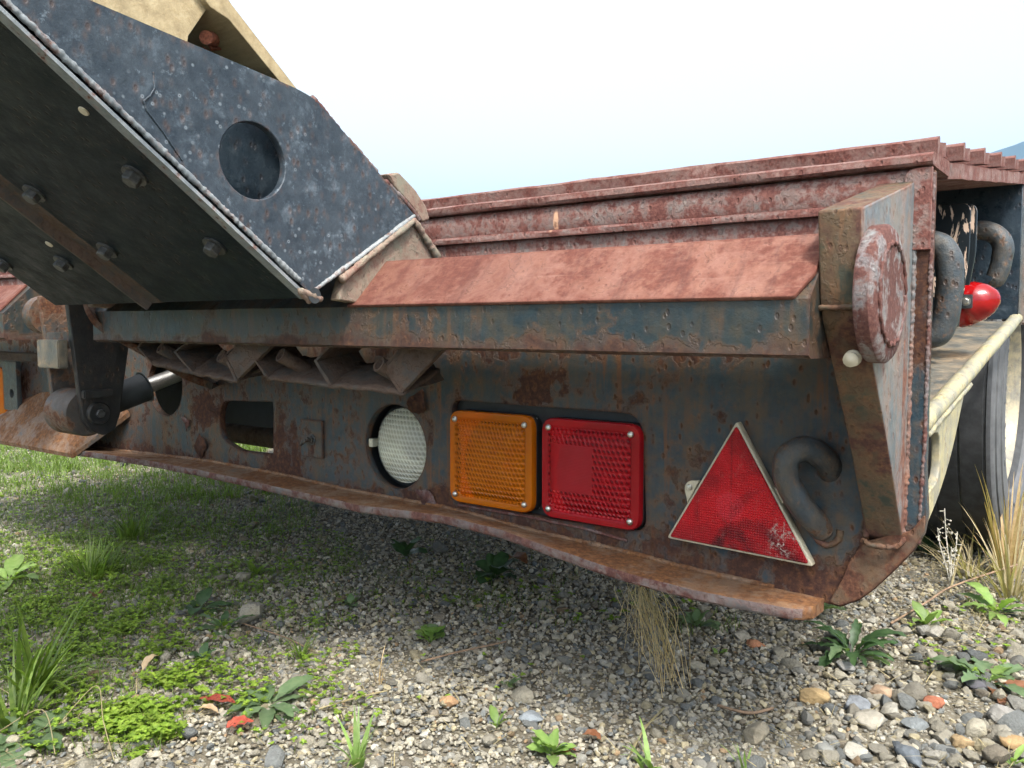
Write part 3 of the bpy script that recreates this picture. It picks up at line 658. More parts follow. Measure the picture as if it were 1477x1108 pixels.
# ---- flaked paint curls standing off the panel
def flake(pts, lift, mat='panel'):
    bm = bmesh.new(); P = [at(x, y, 1, -.001) for x, y in pts]; c = sum(P, Vector()) / len(P); cv = bm.verts.new(c + Vector((0, -lift * .3, 0)))
    V = []
    n = len(P)
    for i in range(n):
        for k in range(4):
            p = P[i].lerp(P[(i + 1) % n], k / 4); p = p + mnoise.noise_vector(p * 120) * .0025; p.y = -.0012 - lift * abs(mnoise.noise(p * 45 + Vector((3, 3, 3)))) * 1.6; V.append(bm.verts.new(p))
    for i in range(len(V)): bm.faces.new((cv, V[i], V[(i + 1) % len(V)]))
    o = from_bm('paint_flake', bm, M[mat], T, smooth=True); md = o.modifiers.new('s', 'SOLIDIFY'); md.thickness = .0008; return o
flake([(596, 572), (612, 560), (618, 590), (606, 598), (590, 590)], .012)
flake([(290, 625), (302, 640), (292, 662), (282, 648)], .010); flake([(262, 600), (276, 606), (272, 622)], .008, 'edge')
flake([(600, 705), (622, 708), (634, 735), (612, 728)], .006, 'edge'); flake([(300, 590), (322, 588), (318, 600)], .006)

# ---- cast zigzag cleat brackets under the hinge tube
def chevron_bracket(chev, floor, tubes, skirt=None):
    e = empty('cleat_bracket'); e.parent = T; e.location = -Vector(T.location); YF, DB = -.175, .085
    for ch in chev:
        bm = bmesh.new(); n = len(ch); pts = [xz(x, y, YF) for x, y in ch]; th = .0035; L = []
        pts = [(pts[0][0], pts[0][1] + .02)] + pts if True else pts
        n = len(pts); A_, B_ = [], []
        for i, (x, z) in enumerate(pts):
            for (dx, lst, y) in ((-th, A_, YF), (th, B_, YF)):
                lst.append((bm.verts.new((x + dx, y, z)), bm.verts.new((x + dx, y + DB, z + .012))))
        for i in range(n - 1):
            for (S) in (A_, B_): bm.faces.new((S[i][0], S[i + 1][0], S[i + 1][1], S[i][1]))
            bm.faces.new((A_[i][0], A_[i + 1][0], B_[i + 1][0], B_[i][0])); bm.faces.new((A_[i][1], A_[i + 1][1], B_[i + 1][1], B_[i][1]))
        for i in (0, n - 1): bm.faces.new((A_[i][0], A_[i][1], B_[i][1], B_[i][0]))
        bmesh.ops.subdivide_edges(bm, edges=bm.edges[:], cuts=2, use_grid_fill=True); rough_up(bm, .0016, 60)
        from_bm('chevron_web', bm, M['bracket'], e, auto=50).location = (0, 0, 0)
    # lumpy floor between the webs: rises towards the back
    bm = bmesh.new(); n = 40; F0 = []
    fx = [xz(x, y, YF) for x, y in floor]
    for i in range(n + 1):
        x = fx[0][0] + (fx[-1][0] - fx[0][0]) * i / n; z = float(np.interp(x, [p[0] for p in fx], [p[1] for p in fx])); row = []
        for j in range(9):
            t = j / 8; nz = mnoise.noise(Vector((x * 45, t * 5, 1))) * .003
            row.append((bm.verts.new((x, YF + .002 + t * .075, z + t * .030 + nz)), bm.verts.new((x, YF + .002 + t * .075, z + t * .030 + nz - .006))))
        F0.append(row)
    for i in range(n):
        for j in range(8):
            for s_ in (0, 1): bm.faces.new((F0[i][j][s_], F0[i + 1][j][s_], F0[i + 1][j + 1][s_], F0[i][j + 1][s_]))
        for j in (0, 8): bm.faces.new((F0[i][j][0], F0[i + 1][j][0], F0[i + 1][j][1], F0[i][j][1]))
    for j in range(8):
        for i in (0, n): bm.faces.new((F0[i][j][0], F0[i][j + 1][0], F0[i][j + 1][1], F0[i][j][1]))
    from_bm('floor_plate', bm, M['bracket'], e, smooth=True).location = (0, 0, 0)
    for (x, y) in tubes:
        p = at(x, y, 1, YF - .004); p2 = p + Vector((.012, .05, -.028)); d = (p2 - p)
        lathe('bush', [(.0075, .05), (.0115, .05), (.0115, 0), (.0085, 0), (.0075, .002), (.0075, .045), (0, .045)], p, d, M['bracket'], e, 20).location = (0, 0, 0)
    if skirt:
        pts = [xz(x, y, YF) for x, y in skirt]; plate('side_web', rounded(pts, .002), YF, YF + .008, M['bracket'], e, bevel=.001).location = (0, 0, 0)
chevron_bracket([[(207, 490), (199, 501), (218, 524)], [(272, 492), (252, 508), (276, 536)], [(343, 495), (323, 513), (341, 549)]], [(216, 522), (276, 536), (341, 548)], [(231, 501), (318, 513)], [(345, 494), (395, 496), (343, 547), (326, 514)])
chevron_bracket([[(381, 495), (362, 511), (384, 543)], [(476, 498), (454, 521), (476, 556)], [(581, 501), (554, 530), (579, 566)]], [(383, 543), (430, 548), (477, 555), (530, 558), (580, 566)], [(404, 512), (546, 525)], [(584, 500), (641, 502), (580, 566), (556, 530)])

# ---- hydraulic lug and cylinder at the left
XK = -1.64
e = empty('cylinder_lug'); e.parent = T; e.location = -Vector(T.location)
def lk(o): o.location = (0, 0, 0); return o
side = [yz(*p, XK) for p in ((96, 425), (106, 500), (116, 580), (120, 606), (132, 622), (150, 628), (166, 620), (173, 600), (178, 560), (184, 515), (190, 470), (192, 425))]
lk(plate('lug_plate', rounded(side, .004), XK - .014, XK, M['lug'], e, 'YZ', bevel=.002))
s2 = [(y + .01, z) for y, z in side]; lk(plate('lug_plate', rounded([(y, z) for y, z in side], .004), XK - .125, XK - .111, M['lugedge'], e, 'YZ', bevel=.002))
yf = side[1][0]
lk(box('cross_bar', XK - .111, XK - .014, side[1][0] + .0, side[1][0] + .02, .535, .565, M['lugedge'], e))
a1, a2 = at(54, 490, 1, yf - .02), at(86, 532, 1, yf - .02)
lk(box('guide_block', a1.x, a2.x, yf - .022, yf - .003, a2.z, a1.z, M['shelf'], e, .002))
pinz = (yz(140, 596, XK)); 
lk(lathe('roller', [(0, 0), (.043, 0), (.046, .004), (.046, .088), (.043, .092), (0, .092)], (XK - .109, pinz[0] - .008, pinz[1]), (1, 0, 0), M['lugedge'], e, 28))
lk(lathe('pin_head', [(.0, .012), (.02, .012), (.022, .009), (.022, 0)], (XK, pinz[0], pinz[1]), (1, 0, 0), M['lug'], e, 24))
lk(hex_bolt((XK + .006, pinz[0], pinz[1]), (1, 0, 0), .009, .012, M['boltm'], e, 'bolt'))
lk(box('keeper_bar', XK, XK + .014, pinz[0] - .03, pinz[0] + .028, pinz[1] + .030, pinz[1] + .046, M['lug'], e, .002))
lk(lathe('bush', [(0, 0), (.036, 0), (.038, .003), (.038, .035), (0, .035)], (XK - .18, -.20, .60), (1, 0, 0), M['lugedge'], e, 24))
# curved guard strap in front of the tube end
for px_off, mt in ((0, 'lugedge'),):
    cp = smooth_path([at(118, 434, 1, -.235), at(126, 456, 1, -.235), at(145, 478, 1, -.22), at(200, 510, 1, -.17), at(262, 545, 1, -.10), at(305, 562, 1, -.04)], 6)
    bm = bmesh.new(); V = []
    for p in cp: V.append([bm.verts.new(p + Vector(d)) for d in ((0, 0, 0), (.0, .004, .012), (-.05, .06, .016), (-.05, .056, .004))])
    for i in range(len(V) - 1):
        for k in range(4): bm.faces.new((V[i][k], V[i][(k + 1) % 4], V[i + 1][(k + 1) % 4], V[i + 1][k]))
    lk(from_bm('guard_strap', bm, M[mt], e, auto=40))
# cylinder running forward through the panel hole
cs, ce = Vector((XK - .06, pinz[0], pinz[1])), Vector((xz(246, 540)[0], .02, xz(246, 540)[1])); dd = (ce - cs)
cyl = empty('ramp_cylinder'); cyl.parent = T; cyl.location = -Vector(T.location)
lk(from_bm('barrel', tube_bm([cs, cs + dd * .62, cs + dd * .62, cs + dd * .63], [.030, .030, .034, .034], 24), M['frame'], cyl, auto=40))
lk(from_bm('piston_rod', tube_bm([cs + dd * .63, cs + dd * 2.2], .016, 20), M['screw'], cyl, auto=40))

# ---- slanted wing plate and inner brackets at the lower left
wpts = [at(-40, 628, 1, -.075), at(104, 655, 1, -.075), at(186, 594, 1, -.005), at(150, 560, 1, -.002), at(60, 566, 1, -.002), at(-40, 606, 1, -.01)]
bm = bmesh.new(); hi = [bm.verts.new(p) for p in wpts]; lo = [bm.verts.new(p + Vector((0, .003, -.010))) for p in wpts]
bm.faces.new(hi); bm.faces.new(lo[::-1])
for k in range(6): bm.faces.new((hi[k], hi[(k + 1) % 6], lo[(k + 1) % 6], lo[k]))
bmesh.ops.triangulate(bm, faces=[f for f in bm.faces if len(f.verts) > 4]); from_bm('wing_plate', bm, M['flange'], T)
a1, a2 = xz(20, 520), xz(43, 592)
plate('hanger_bracket', rounded([(a1[0], a2[1]), (a2[0], a2[1]), (a2[0], a1[1]), (a1[0], a1[1])], .003), -.03, -.018, M['ring'], T, holes=[circle((a1[0] + a2[0]) / 2 + .01, a2[1] + .045, .012, 16)], bevel=.001)
prism_x('dark_brace', [(-.06, .49), (-.06, .51), (-.04, .51), (-.04, .49)], -2.65, -2.0, M['bracket'], T)

# ---- folded ramp
XA = -.86
ramp = empty('loading_ramp'); ramp.parent = T; ramp.location = -Vector(T.location); ramp['label'] = 'folded slate grey loading ramp'
rp = [(-.302, .615), (-.2335, .656), (-.103, .736), (-.174, .787), (-.281, .863), (-.313, .870), (-.567, .901), (-1.02, .955), (-1.23, 1.29)]
rdv = Vector((0, -.346, .253)).normalized(); nrv = Vector((0, rdv.z, -rdv.y)) * -1   # along the ramp; nrv points out of its underside
nrv = Vector((0, -.253, -.346)).normalized()
tip = Vector((0, -.302, .615)); far = tip + rdv * .515
topf = Vector((0, -.715, .919))
poly = [(-.302, .615), (-.2335, .656), (-.103, .736), (-.174, .787), (-.281, .863), (-.313, .870), (-.567, .901), (topf.y, topf.z), (far.y, far.z)]
hole_c = Vector(yz(366, 232, XA)); hol = circle(hole_c.x, hole_c.y, .0458, 40, .0448)
inset = [(Vector(p) if i not in (0, 8) else Vector(p) + Vector((-nrv.y, -nrv.z)) * .010) for i, p in enumerate(poly)]
pl_ = lk(plate('side_plate', rounded([tuple(p) for p in inset], [.008, .004, .004, .01, .02, .01, .002, .01, .01]), XA - .012, XA, M['ramp_side'], ramp, 'YZ', holes=[hol], bevel=.0015))
# lower edge: fillet weld and a proud pale bevelled flange
e0 = Vector((XA + .003, -.302, .615)); 
def along(a, b, n=40): return [Vector(a).lerp(Vector(b), i / n) for i in range(n + 1)]
edge0 = Vector((XA + .0, tip.y, tip.z)) + nrv * -.010; 
lk(weld([edge0 + rdv * .02 + Vector((.002, 0, 0)), edge0 + rdv * .51 + Vector((.002, 0, 0))], .0036, ramp, 'ramp_edge', 'weld_bead', .9))
bm = bmesh.new(); RW = []
XB = XA - 1.15 * .0
for i in range(61):
    s_ = i / 60 * .53; c = Vector((XA, tip.y, tip.z)) + rdv * s_
    wob = mnoise.noise(Vector((s_ * 20, 1, 1))) * .0008
    RW.append([bm.verts.new(c + Vector((.007 + wob, 0, 0)) + nrv * a) for a in (-.001, .003)] + [bm.verts.new(c + Vector((-.008, 0, 0)) + nrv * a) for a in (.0035, -.004)])
for i in range(60):
    for k in range(4): bm.faces.new((RW[i][k], RW[i][(k + 1) % 4], RW[i + 1][(k + 1) % 4], RW[i + 1][k]))
bm.faces.new(RW[0]); bm.faces.new(RW[-1][::-1]); lk(from_bm('edge_flange', bm, M['ramp_edge'], ramp, auto=40))
# the bevelled lip continues up the foot of the side plate
lk(weld([Vector((XA + .002, -.300, .617)), Vector((XA + .002, -.2335, .657)), Vector((XA + .002, -.105, .736))], .0032, ramp, 'ramp_edge', 'weld_bead'))
lk(weld([Vector((XA + .010, -.285, .612)), Vector((XA + .010, -.318, .622)), Vector((XA + .006, -.3, .609))], .0045, ramp, 'seat', 'weld_bead'))
# underside plates (x ranges between ribs)
xl_rib = at(222, 440, 1, -.302).x; xl_end = at(78, 430, 1, -.302).x
def under(x0, x1, off=.0, nm='underside_plate'):
    bm = bmesh.new(); a = Vector((0, tip.y, tip.z)) - rdv * .002; 
    P = [a + Vector((x0, 0, 0)), a + Vector((x1, 0, 0)), a + rdv * 1.05 + Vector((x1, 0, 0)), a + rdv * 1.05 + Vector((x0, 0, 0))]
    A_ = [bm.verts.new(p + nrv * off) for p in P]; B_ = [bm.verts.new(p + nrv * (off - .008)) for p in P]
    bm.faces.new(A_); bm.faces.new(B_[::-1])
    for k in range(4): bm.faces.new((A_[k], A_[(k + 1) % 4], B_[(k + 1) % 4], B_[k]))
    return lk(from_bm(nm, bm, M['ramp_under'], ramp))
under(xl_rib + .02, XA - .004); under(xl_end, xl_rib - .02)
# left rib: rusty channel between the plates with a bright lip
bm = bmesh.new(); RW = []
for i in range(61):
    s_ = i / 60 * 1.03 - .004; c = Vector((xl_rib, tip.y, tip.z)) + rdv * s_; wob = mnoise.noise(Vector((s_ * 14, 4, 1))) * .002
    RW.append([bm.verts.new(c + Vector((x + wob, 0, 0)) + nrv * a) for x, a in ((-.020, -.004), (-.019, .012), (-.012, .013), (-.010, -.000), (.020, -.001), (.020, -.008))])
for i in range(60):
    for k in range(6): bm.faces.new((RW[i][k], RW[i][(k + 1) % 6], RW[i + 1][(k + 1) % 6], RW[i + 1][k]))
bm.faces.new(RW[0]); bm.faces.new(RW[-1][::-1])
rb = lk(from_bm('under_rib', bm, M['bracket'], ramp, auto=35))
# left cheek, end plates, body filling
lk(plate('side_plate', rounded([tuple(p) for p in inset], .01), xl_end - .012, xl_end, M['ramp_under'], ramp, 'YZ', bevel=.0015))
ed = Vector((0, .199, .121)).normalized(); en = Vector((0, .121, -.199)).normalized()
def quadbox(name, o, ux, uy, uz, mat, par, bev=.001):
    bm = bmesh.new(); vs = [bm.verts.new(o + ux * a + uy * b + uz * c) for a in (0, 1) for b in (0, 1) for c in (0, 1)]
    for f in ((0, 1, 3, 2), (4, 6, 7, 5), (0, 4, 5, 1), (2, 3, 7, 6), (0, 2, 6, 4), (1, 5, 7, 3)): bm.faces.new([vs[i] for i in f])
    if bev: bmesh.ops.bevel(bm, geom=bm.edges[:], offset=bev, segments=2, affect='EDGES')
    return lk(from_bm(name, bm, mat, par))
W = XA - xl_end
quadbox('foot_plate', Vector((xl_end, -.298, .618)), Vector((W - .013, 0, 0)), ed * .22, -en * .006, M['ramp_under'], ramp)
quadbox('top_plate', Vector((xl_end, -.12, .745)), Vector((W - .013, 0, 0)), Vector((0, -.16, .112)), Vector((0, -.005, -.006)), M['ramp_under'], ramp)
# seat bracket that rests on the tube
sb = [(-.300, .611), (-.247, .603), (-.240, .600), (-.172, .663), (-.150, .668), (-.118, .640), (-.075, .668), (-.100, .738), (-.106, .741)]
sb = [yz(490, 433, XA), yz(517, 437, XA), yz(590, 376, XA), yz(597, 379, XA), yz(629, 376, XA), yz(606, 322, XA), yz(600, 315, XA), yz(560, 347, XA), yz(500, 394, XA)]
lk(plate('seat_bracket', rounded(sb, [.003, .003, .004, .002, .004, .008, .004, 0, 0]), XA - .020, XA - .001, M['seat'], ramp, 'YZ', bevel=.002))
lk(plate('seat_bracket', rounded(sb, .003), xl_end, xl_end + .02, M['seat'], ramp, 'YZ', bevel=.002))
ap = [at(x, y, 0, XA + .004) for x, y in ((492, 404), (530, 372), (565, 344), (598, 318), (612, 340), (632, 372))]
lk(weld([tuple(p) for p in ap], .0048, ramp, 'seat', 'weld_bead'))
# rusty end hook standing up behind the foot
hk = [yz(x, y, XA - .03) for x, y in ((548, 252), (566, 250), (590, 275), (606, 300), (611, 318), (600, 322), (585, 300), (560, 272))]
lk(plate('end_hook', rounded(hk, .004), XA - .07, XA - .016, M['seat'], ramp, 'YZ', bevel=.003))
lk(weld([tuple(at(x, y, 0, XA - .01)) for x, y in ((555, 262), (578, 285), (596, 305), (604, 318))], .004, ramp, 'edge', 'weld_bead'))
# exposed maroon rim along the upper edge
lk(weld([Vector((XA - .006, -.284, .8655)), Vector((XA - .006, -.174, .7885))], .0055, ramp, 'edge', 'edge_rim'))
lk(weld([tuple(at(x, y, 0, XA + .0004)) for x, y in ((221, 104), (223, 128), (217, 138), (207, 146), (212, 160), (235, 190), (263, 232))], .0011, ramp, 'ramp_side', 'paint_ridge'))
# drain gap at the foot of each rib
for xx in (XA + .0125,):
    lk(lathe('drain_gap', [(0, .0005), (.010, .0005), (.010, 0)], (xx + .0005, -.298, .6165), (1, 0, 0), M['frame'], ramp, 16))
# bolts on the underside
def under_pt(px, py):
    d = _F + _R * ((px - 738.5) / FPX) - _U * ((py - 554) / FPX); p0 = Vector((0, tip.y, tip.z)); t = (p0 - CAM).dot(nrv) / d.dot(nrv); return CAM + d * t
for (x, y) in ((195, 252), (50, 278), (310, 354), (155, 360), (92, 378), (6, 380)):
    lk(hex_bolt(under_pt(x, y), nrv, .0105, .013, M['boltm'], ramp))
for (x, y) in ((121, 160), (71, 352)):
    p = under_pt(x, y); lk(lathe('plug', [(0, .0015), (.0055, .0015), (.006, 0)], p, nrv, M['oldwhite'], ramp, 12))
# inside of the side plate hole: dark web set back
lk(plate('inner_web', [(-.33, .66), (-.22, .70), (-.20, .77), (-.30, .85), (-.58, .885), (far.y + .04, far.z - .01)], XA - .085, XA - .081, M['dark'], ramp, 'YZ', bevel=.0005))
# ---- ramp deck board, frame strip and rusty bolt on the upper side
XW = XA - .035
bd = [yz(150, -40, XW), yz(130, 12, XW), yz(270, 72, XW), yz(272, 52, XW), yz(302, 8, XW), yz(296, -40, XW)]
lk(plate('deck_board', bd, XW - .02, XW, M['board'], ramp, 'YZ', bevel=.001))
st = [yz(300, -50, XW + .01), yz(322, -10, XW + .01), yz(430, 130, XW + .01), yz(410, 126, XW + .01), yz(330, 28, XW + .01), yz(303, 10, XW + .01), yz(275, -30, XW + .01)]
lk(plate('frame_strip', st, XW - .30, XW + .01, M['board'], ramp, 'YZ', bevel=.001))
lk(plate('inner_panel', [yz(200, 0, XW - .1), yz(200, 90, XW - .1), yz(440, 170, XW - .1), yz(330, 0, XW - .1)], XW - .11, XW - .1, M['ramp_under'], ramp, 'YZ', bevel=0.0005))
bp = at(330, 60, 0, XW - .08); bq = at(297, 54, 0, XW - .02)
lk(from_bm('rusty_bolt', tube_bm([bp, bq], .008, 14), M['boltrust'], ramp, auto=40)); mid = bp.lerp(bq, .45)
lk(hex_bolt(mid, (bq - bp), .015, .016, M['boltrust'], ramp, 'nut'))
# far plate seen above the foot (pale corner)
# the second ramp, far left
ramp2 = empty('loading_ramp'); ramp2.parent = T; ramp2.location = -Vector(T.location); ramp2['label'] = 'second folded ramp beyond the left edge'
o = lk(plate('side_plate', rounded([tuple(p) for p in inset], .01), -2.60, -2.06 - .4, M['ramp_under'], ramp2, 'YZ', bevel=.0015))

# ---- side recess on the right: shelf, dark wall, gusset, loops, marker lamp
Y1 = .745
def shz(y): return .471 + (y - .03) * .163
bm = bmesh.new(); vs = []
for x in (-.52, XR - .012):
    for y in (.015, Y1): vs.append((x, y))
q = [bm.verts.new((x, y, shz(y) - .001)) for x, y in ((-.52, .015), (XR - .010, .015), (XR - .010, Y1), (-.52, Y1))]; q2 = [bm.verts.new(v.co - Vector((0, 0, .006))) for v in q]
bm.faces.new(q); bm.faces.new(q2[::-1])
for k in range(4): bm.faces.new((q[k], q[(k + 1) % 4], q2[(k + 1) % 4], q2[k]))
from_bm('side_shelf', bm, M['shelf'], T)
rp_ = [(XR - .008, y, shz(y) + .001) for y in np.linspace(.016, 2.2, 50)]
from_bm('side_rail', tube_bm(rp_, .0105, 14, amp=.0012, fs=60), M['cream'], T, smooth=True)
bm = bmesh.new(); 
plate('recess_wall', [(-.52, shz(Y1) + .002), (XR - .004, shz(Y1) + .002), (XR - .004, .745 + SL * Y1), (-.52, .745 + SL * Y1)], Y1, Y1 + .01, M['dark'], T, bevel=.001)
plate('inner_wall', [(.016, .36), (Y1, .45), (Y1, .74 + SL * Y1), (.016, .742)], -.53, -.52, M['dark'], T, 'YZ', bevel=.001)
box('corner_post', XR - .03, XR + .004, Y1 + .012, Y1 + .05, .58, .83, M['cheek'], T, .003)
gus = [(.016, .335), (.016, .466), (.27, .466 + .254 * .163), yz(1393, 571, XR), yz(1376, 653, XR), yz(1358, 714, XR), yz(1335, 770, XR)]
sx = (.030, .071)
plate('side_gusset', rounded(gus, [0, 0, .002, .004, .03, .05, .04]), XR - .012, XR - .002, M['cream'], T, 'YZ', holes=[rounded([(.0195, .390), (yz(1358, 700, XR)[0], .398), (yz(1359, 625, XR)[0], .456), (.0195, .456)], [.016, .03, .024, .016], 8)], bevel=.0015)
weld([(XR - .002, .018, shz(.018) - .010), (XR - .002, .27, shz(.27) - .010)], .004, T, 'cream')
lathe('side_lamp', [(0, .02), (.012, .018), (.02, .012), (.024, 0)], (XR - .034, .032, .418), (1, 0, 0), M['marker'], T, 24)
def loop(path, r): return from_bm('lashing_loop', tube_bm(smooth_path(path, 8), r, 20, amp=.0012, fs=40), M['ring'], T, smooth=True)
def LP(pts, Y, dy=0): return [tuple(at(x, y, 1, Y + dy * i)) for i, (x, y) in enumerate(pts)]
loop(LP([(1300, 350), (1345, 352), (1362, 362), (1370, 385), (1368, 430), (1360, 468), (1345, 484), (1300, 490)], .20), .0165)
loop(LP([(1395, 334), (1420, 333), (1438, 340), (1447, 355), (1445, 375), (1437, 400), (1425, 440)][:-1] + [(1434, 402)], .66, 0), .0165)
pk = .36
pk0, pk1 = xz(1330, 292, pk), xz(1401, 292, pk); pkb = xz(1401, 428, pk)
plate('lamp_bracket', rounded([(pk0[0], pkb[1]), (pk1[0] - .006, pkb[1]), (pk1[0], pk1[1] - .07), (pk1[0], pk1[1]), (pk0[0], pk1[1])], [.002, .004, .01, .014, .002]), pk, pk + .004, M['peel'], T, bevel=.001)
plate('lamp_bracket', rounded([(pk0[0], pkb[1]), (pk1[0] - .004, pkb[1]), (pk1[0] + .005, pk1[1] - .07), (pk1[0] + .005, pk1[1] + .001), (pk0[0], pk1[1] + .001)], [.002, .004, .01, .014, .002]), pk + .02, pk + .024, M['peel'], T, bevel=.001)
ml = empty('side_marker_lamp'); ml.parent = T; ml.location = -Vector(T.location); ml['label'] = 'red bullet shaped side marker lamp'
mc = at(1388, 441, 1, .40)
lk(lathe('lens', [(.0, .058), (.010, .055), (.021, .045), (.029, .030), (.033, .010), (.033, 0), (.020, -.001)], mc + Vector((-.006, 0, 0)), (1, -.15, .22), M['marker'], ml, 32))
lk(lathe('housing', [(0, -.02), (.030, -.02), (.031, 0), (.0, .001)], mc + Vector((-.006, 0, 0)), (1, -.15, .22), M['black'], ml, 24))
a_ = at(1368, 441, 1, .37); b_ = at(1404, 433, 1, .37); lk(from_bm('strap', box_bm(a_.x, b_.x, .360, .366, b_.z - .012, b_.z + .008, .001), M['frame'], ml))
lk(hex_bolt((b_.x - .008, .360, b_.z - .002), (0, -1, 0), .0045, .004, M['screw'], ml))
# ragged rubber below the bracket
bm = bmesh.new(); pts = [xz(x, y, .33) for x, y in ((1330, 440), (1384, 442), (1382, 470), (1372, 476), (1366, 488), (1354, 492), (1345, 498), (1330, 500))]
plate('rubber_flap', pts, .33, .34, M['black'], T, bevel=.0008)

# ---- wheel
XWh, YC, ZC = -.304, 1.52, .418
wh = empty('wheel'); wh.parent = T; wh.location = -Vector(T.location)
def lathe_x(name, prof, mat, n=96, auto=35): return lk(lathe(name, prof, (XWh, YC, ZC), (1, 0, 0), mat, wh, n, auto))
tpf = [(.25, -.235), (.320, -.250), (.388, -.240), (.408, -.215)]
for k in range(4):       # grooves
    h = -.20 + k * .052; tpf += [(.4155, h), (.416, h + .046), (.4125, h + .0465), (.4125, h + .0515)]
tpf += [(.415, .009), (.409, .017), (.401, .022)]
ty = lathe_x('tyre', tpf + [(.391, .0235), (.390, .027), (.378, .030), (.376, .028), (.364, .031), (.362, .034), (.344, .035), (.342, .033), (.318, .034), (.296, .031), (.290, .028), (.276, .022), (.264, .014), (.256, .0), (.256, -.02)], M['tyre'])
ty.data.materials.append(M['tyreside'])
for p in ty.data.polygons:
    c = p.center; r_ = math.hypot(c.y - YC, c.z - ZC)
    if c.x > XWh + .010 and r_ < .410: p.material_index = 1
lathe_x('rim', [(.262, .010), (.267, .006), (.264, .002), (.254, -.002), (.246, -.02), (.236, -.06), (.225, -.10), (.16, -.12), (.11, -.105), (.10, -.085), (.09, -.08), (0, -.08)], M['rimwhite'], 72)
lathe_x('hub', [(.075, -.08), (.07, -.03), (.05, -.015), (0, -.012)], M['rimwhite'], 32)
for k in range(8):
    a = 2 * math.pi * k / 8; lk(hex_bolt((XWh - .105, YC + .135 * math.cos(a), ZC + .135 * math.sin(a)), (1, 0, 0), .014, .03, M['boltm'], wh, 'wheel_nut'))
# raised sidewall lettering
def arc_text(txt, size, r, a0, step):
    bmj = bmesh.new()
    for i, ch in enumerate(txt):
        if ch == ' ': continue
        cu = bpy.data.curves.new('t', 'FONT'); cu.body = ch; cu.size = size; cu.extrude = .0009; cu.align_x = 'CENTER'
        tmp = bpy.data.objects.new('t', cu); C.objects.link(tmp); me = bpy.data.meshes.new_from_object(tmp.evaluated_get(bpy.context.evaluated_depsgraph_get())); bpy.data.objects.remove(tmp)
        a = a0 + step * i
        # glyph frame on the outer sidewall: up points away from the hub
        up = Vector((0, math.cos(a), math.sin(a))); rt = Vector((0, -math.sin(a), math.cos(a))) * -1 if True else 0
        base = Vector((XWh + .0335, YC, ZC)) + up * r
        rt = up.cross(Vector((1, 0, 0)))
        if rt.dot(Vector((0, -math.sin(a), math.cos(a)))) * step < 0: rt = -rt
        for v in me.vertices: x, y, z = v.co; v.co = base + rt * x + up * y + Vector((1, 0, 0)) * z
        bmj.from_mesh(me); bpy.data.meshes.remove(me)
    tag(lk(from_bm('lettering', bmj, M['tyreside'], wh)), kind='stuff')
arc_text('Tire Solution', .03, .312, R(208), -R(6.2) * -1 if False else -R(5.2))
arc_text('0033', .05, .296, R(236), R(9))


# ================================================================== GRAVEL
def stone_mat(name='gravel_stone', inst=True, tint=None):
    g = G(name)
    if inst:
        a = g.n('Attribute'); a.attribute_type = 'INSTANCER'; a.attribute_name = 'tone'; col = a.outputs['Color']
    else:
        a = g.n('ObjectInfo'); col = a.outputs['Color']
    k = g.noise(55, 7, .7); k2 = g.noise(9, 5, .6)
    if inst: k = g.noise(2.2, 6, .7); k2 = g.noise(.8, 4, .6)
    c = g.mix(g.mr(k, .3, .7, 0, .45), col, g.mix(1.0, col, (.55, .53, .5), 'MULTIPLY'))
    c = g.mix(g.mr(k2, .5, .7, 0, .5), c, g.mix(1.0, c, (1.25, 1.2, 1.05), 'MULTIPLY'))
    g.P('Base Color', c); g.P('Roughness', .85); g.N(g.bump(k, .12 if inst else .0015, .5)); return g.m
def stone_mesh(name, seed, sub=2, sq=(1, .8, .6)):
    bm = bmesh.new(); bmesh.ops.create_icosphere(bm, subdivisions=sub, radius=1); rs = random.Random(seed)
    for v in bm.verts:
        n = mnoise.noise_vector(v.co * .9 + Vector((seed * 7, 0, 0))) * .33; v.co += n
    for _ in range(9):       # knock flat facets off it
        d = Vector((rs.gauss(0, 1), rs.gauss(0, 1), rs.gauss(0, 1))).normalized(); lim = rs.uniform(.48, .78)
        for v in bm.verts:
            t = v.co.dot(d)
            if t > lim: v.co -= d * (t - lim) * .85
    for v in bm.verts: v.co = Vector((v.co.x * sq[0], v.co.y * sq[1], v.co.z * sq[2])) + mnoise.noise_vector(v.co * 3 + Vector((seed, 2, 2))) * .035
    me = bpy.data.meshes.new(name); bm.to_mesh(me); bm.free()
    for p in me.polygons: p.use_smooth = True
    try: me.set_sharp_from_angle(angle=R(38))
    except Exception: pass
    return me
SM = stone_mat()
protos = bpy.data.collections.new('gravel_shapes')
for i in range(12):
    r_ = random.Random(i); me = stone_mesh('gravel_stone', i + 3, 2, (1, r_.uniform(.65, .95), r_.uniform(.45, .75))); me.materials.append(SM)
    protos.objects.link(bpy.data.objects.new('gravel_shape', me))
TONES = np.array([1.08, 1.06, .98]) * np.array([(.30, .28, .24), (.36, .335, .28), (.24, .235, .22), (.42, .39, .32), (.17, .18, .185), (.33, .29, .20), (.45, .43, .39), (.22, .19, .15), (.30, .21, .13), (.12, .13, .14)])
TW = np.array([.19, .18, .16, .10, .11, .10, .05, .06, .02, .03])
def pix(P):
    v = P - np.array(CAM); F_, R_, U_ = (np.array(a) for a in (_F, _R, _U)); z = v @ F_
    return 738.5 + FPX * (v @ R_) / z, 554 - FPX * (v @ U_) / z, z
def green_cover(px, py):
    """how much of the ground is taken over by low weeds (photo: thick at the left, bare gravel to the right)"""
    return np.clip((560 - px) / 420, 0, 1) * np.clip((1120 - py) / 160, .25, 1)
N0 = 1250000
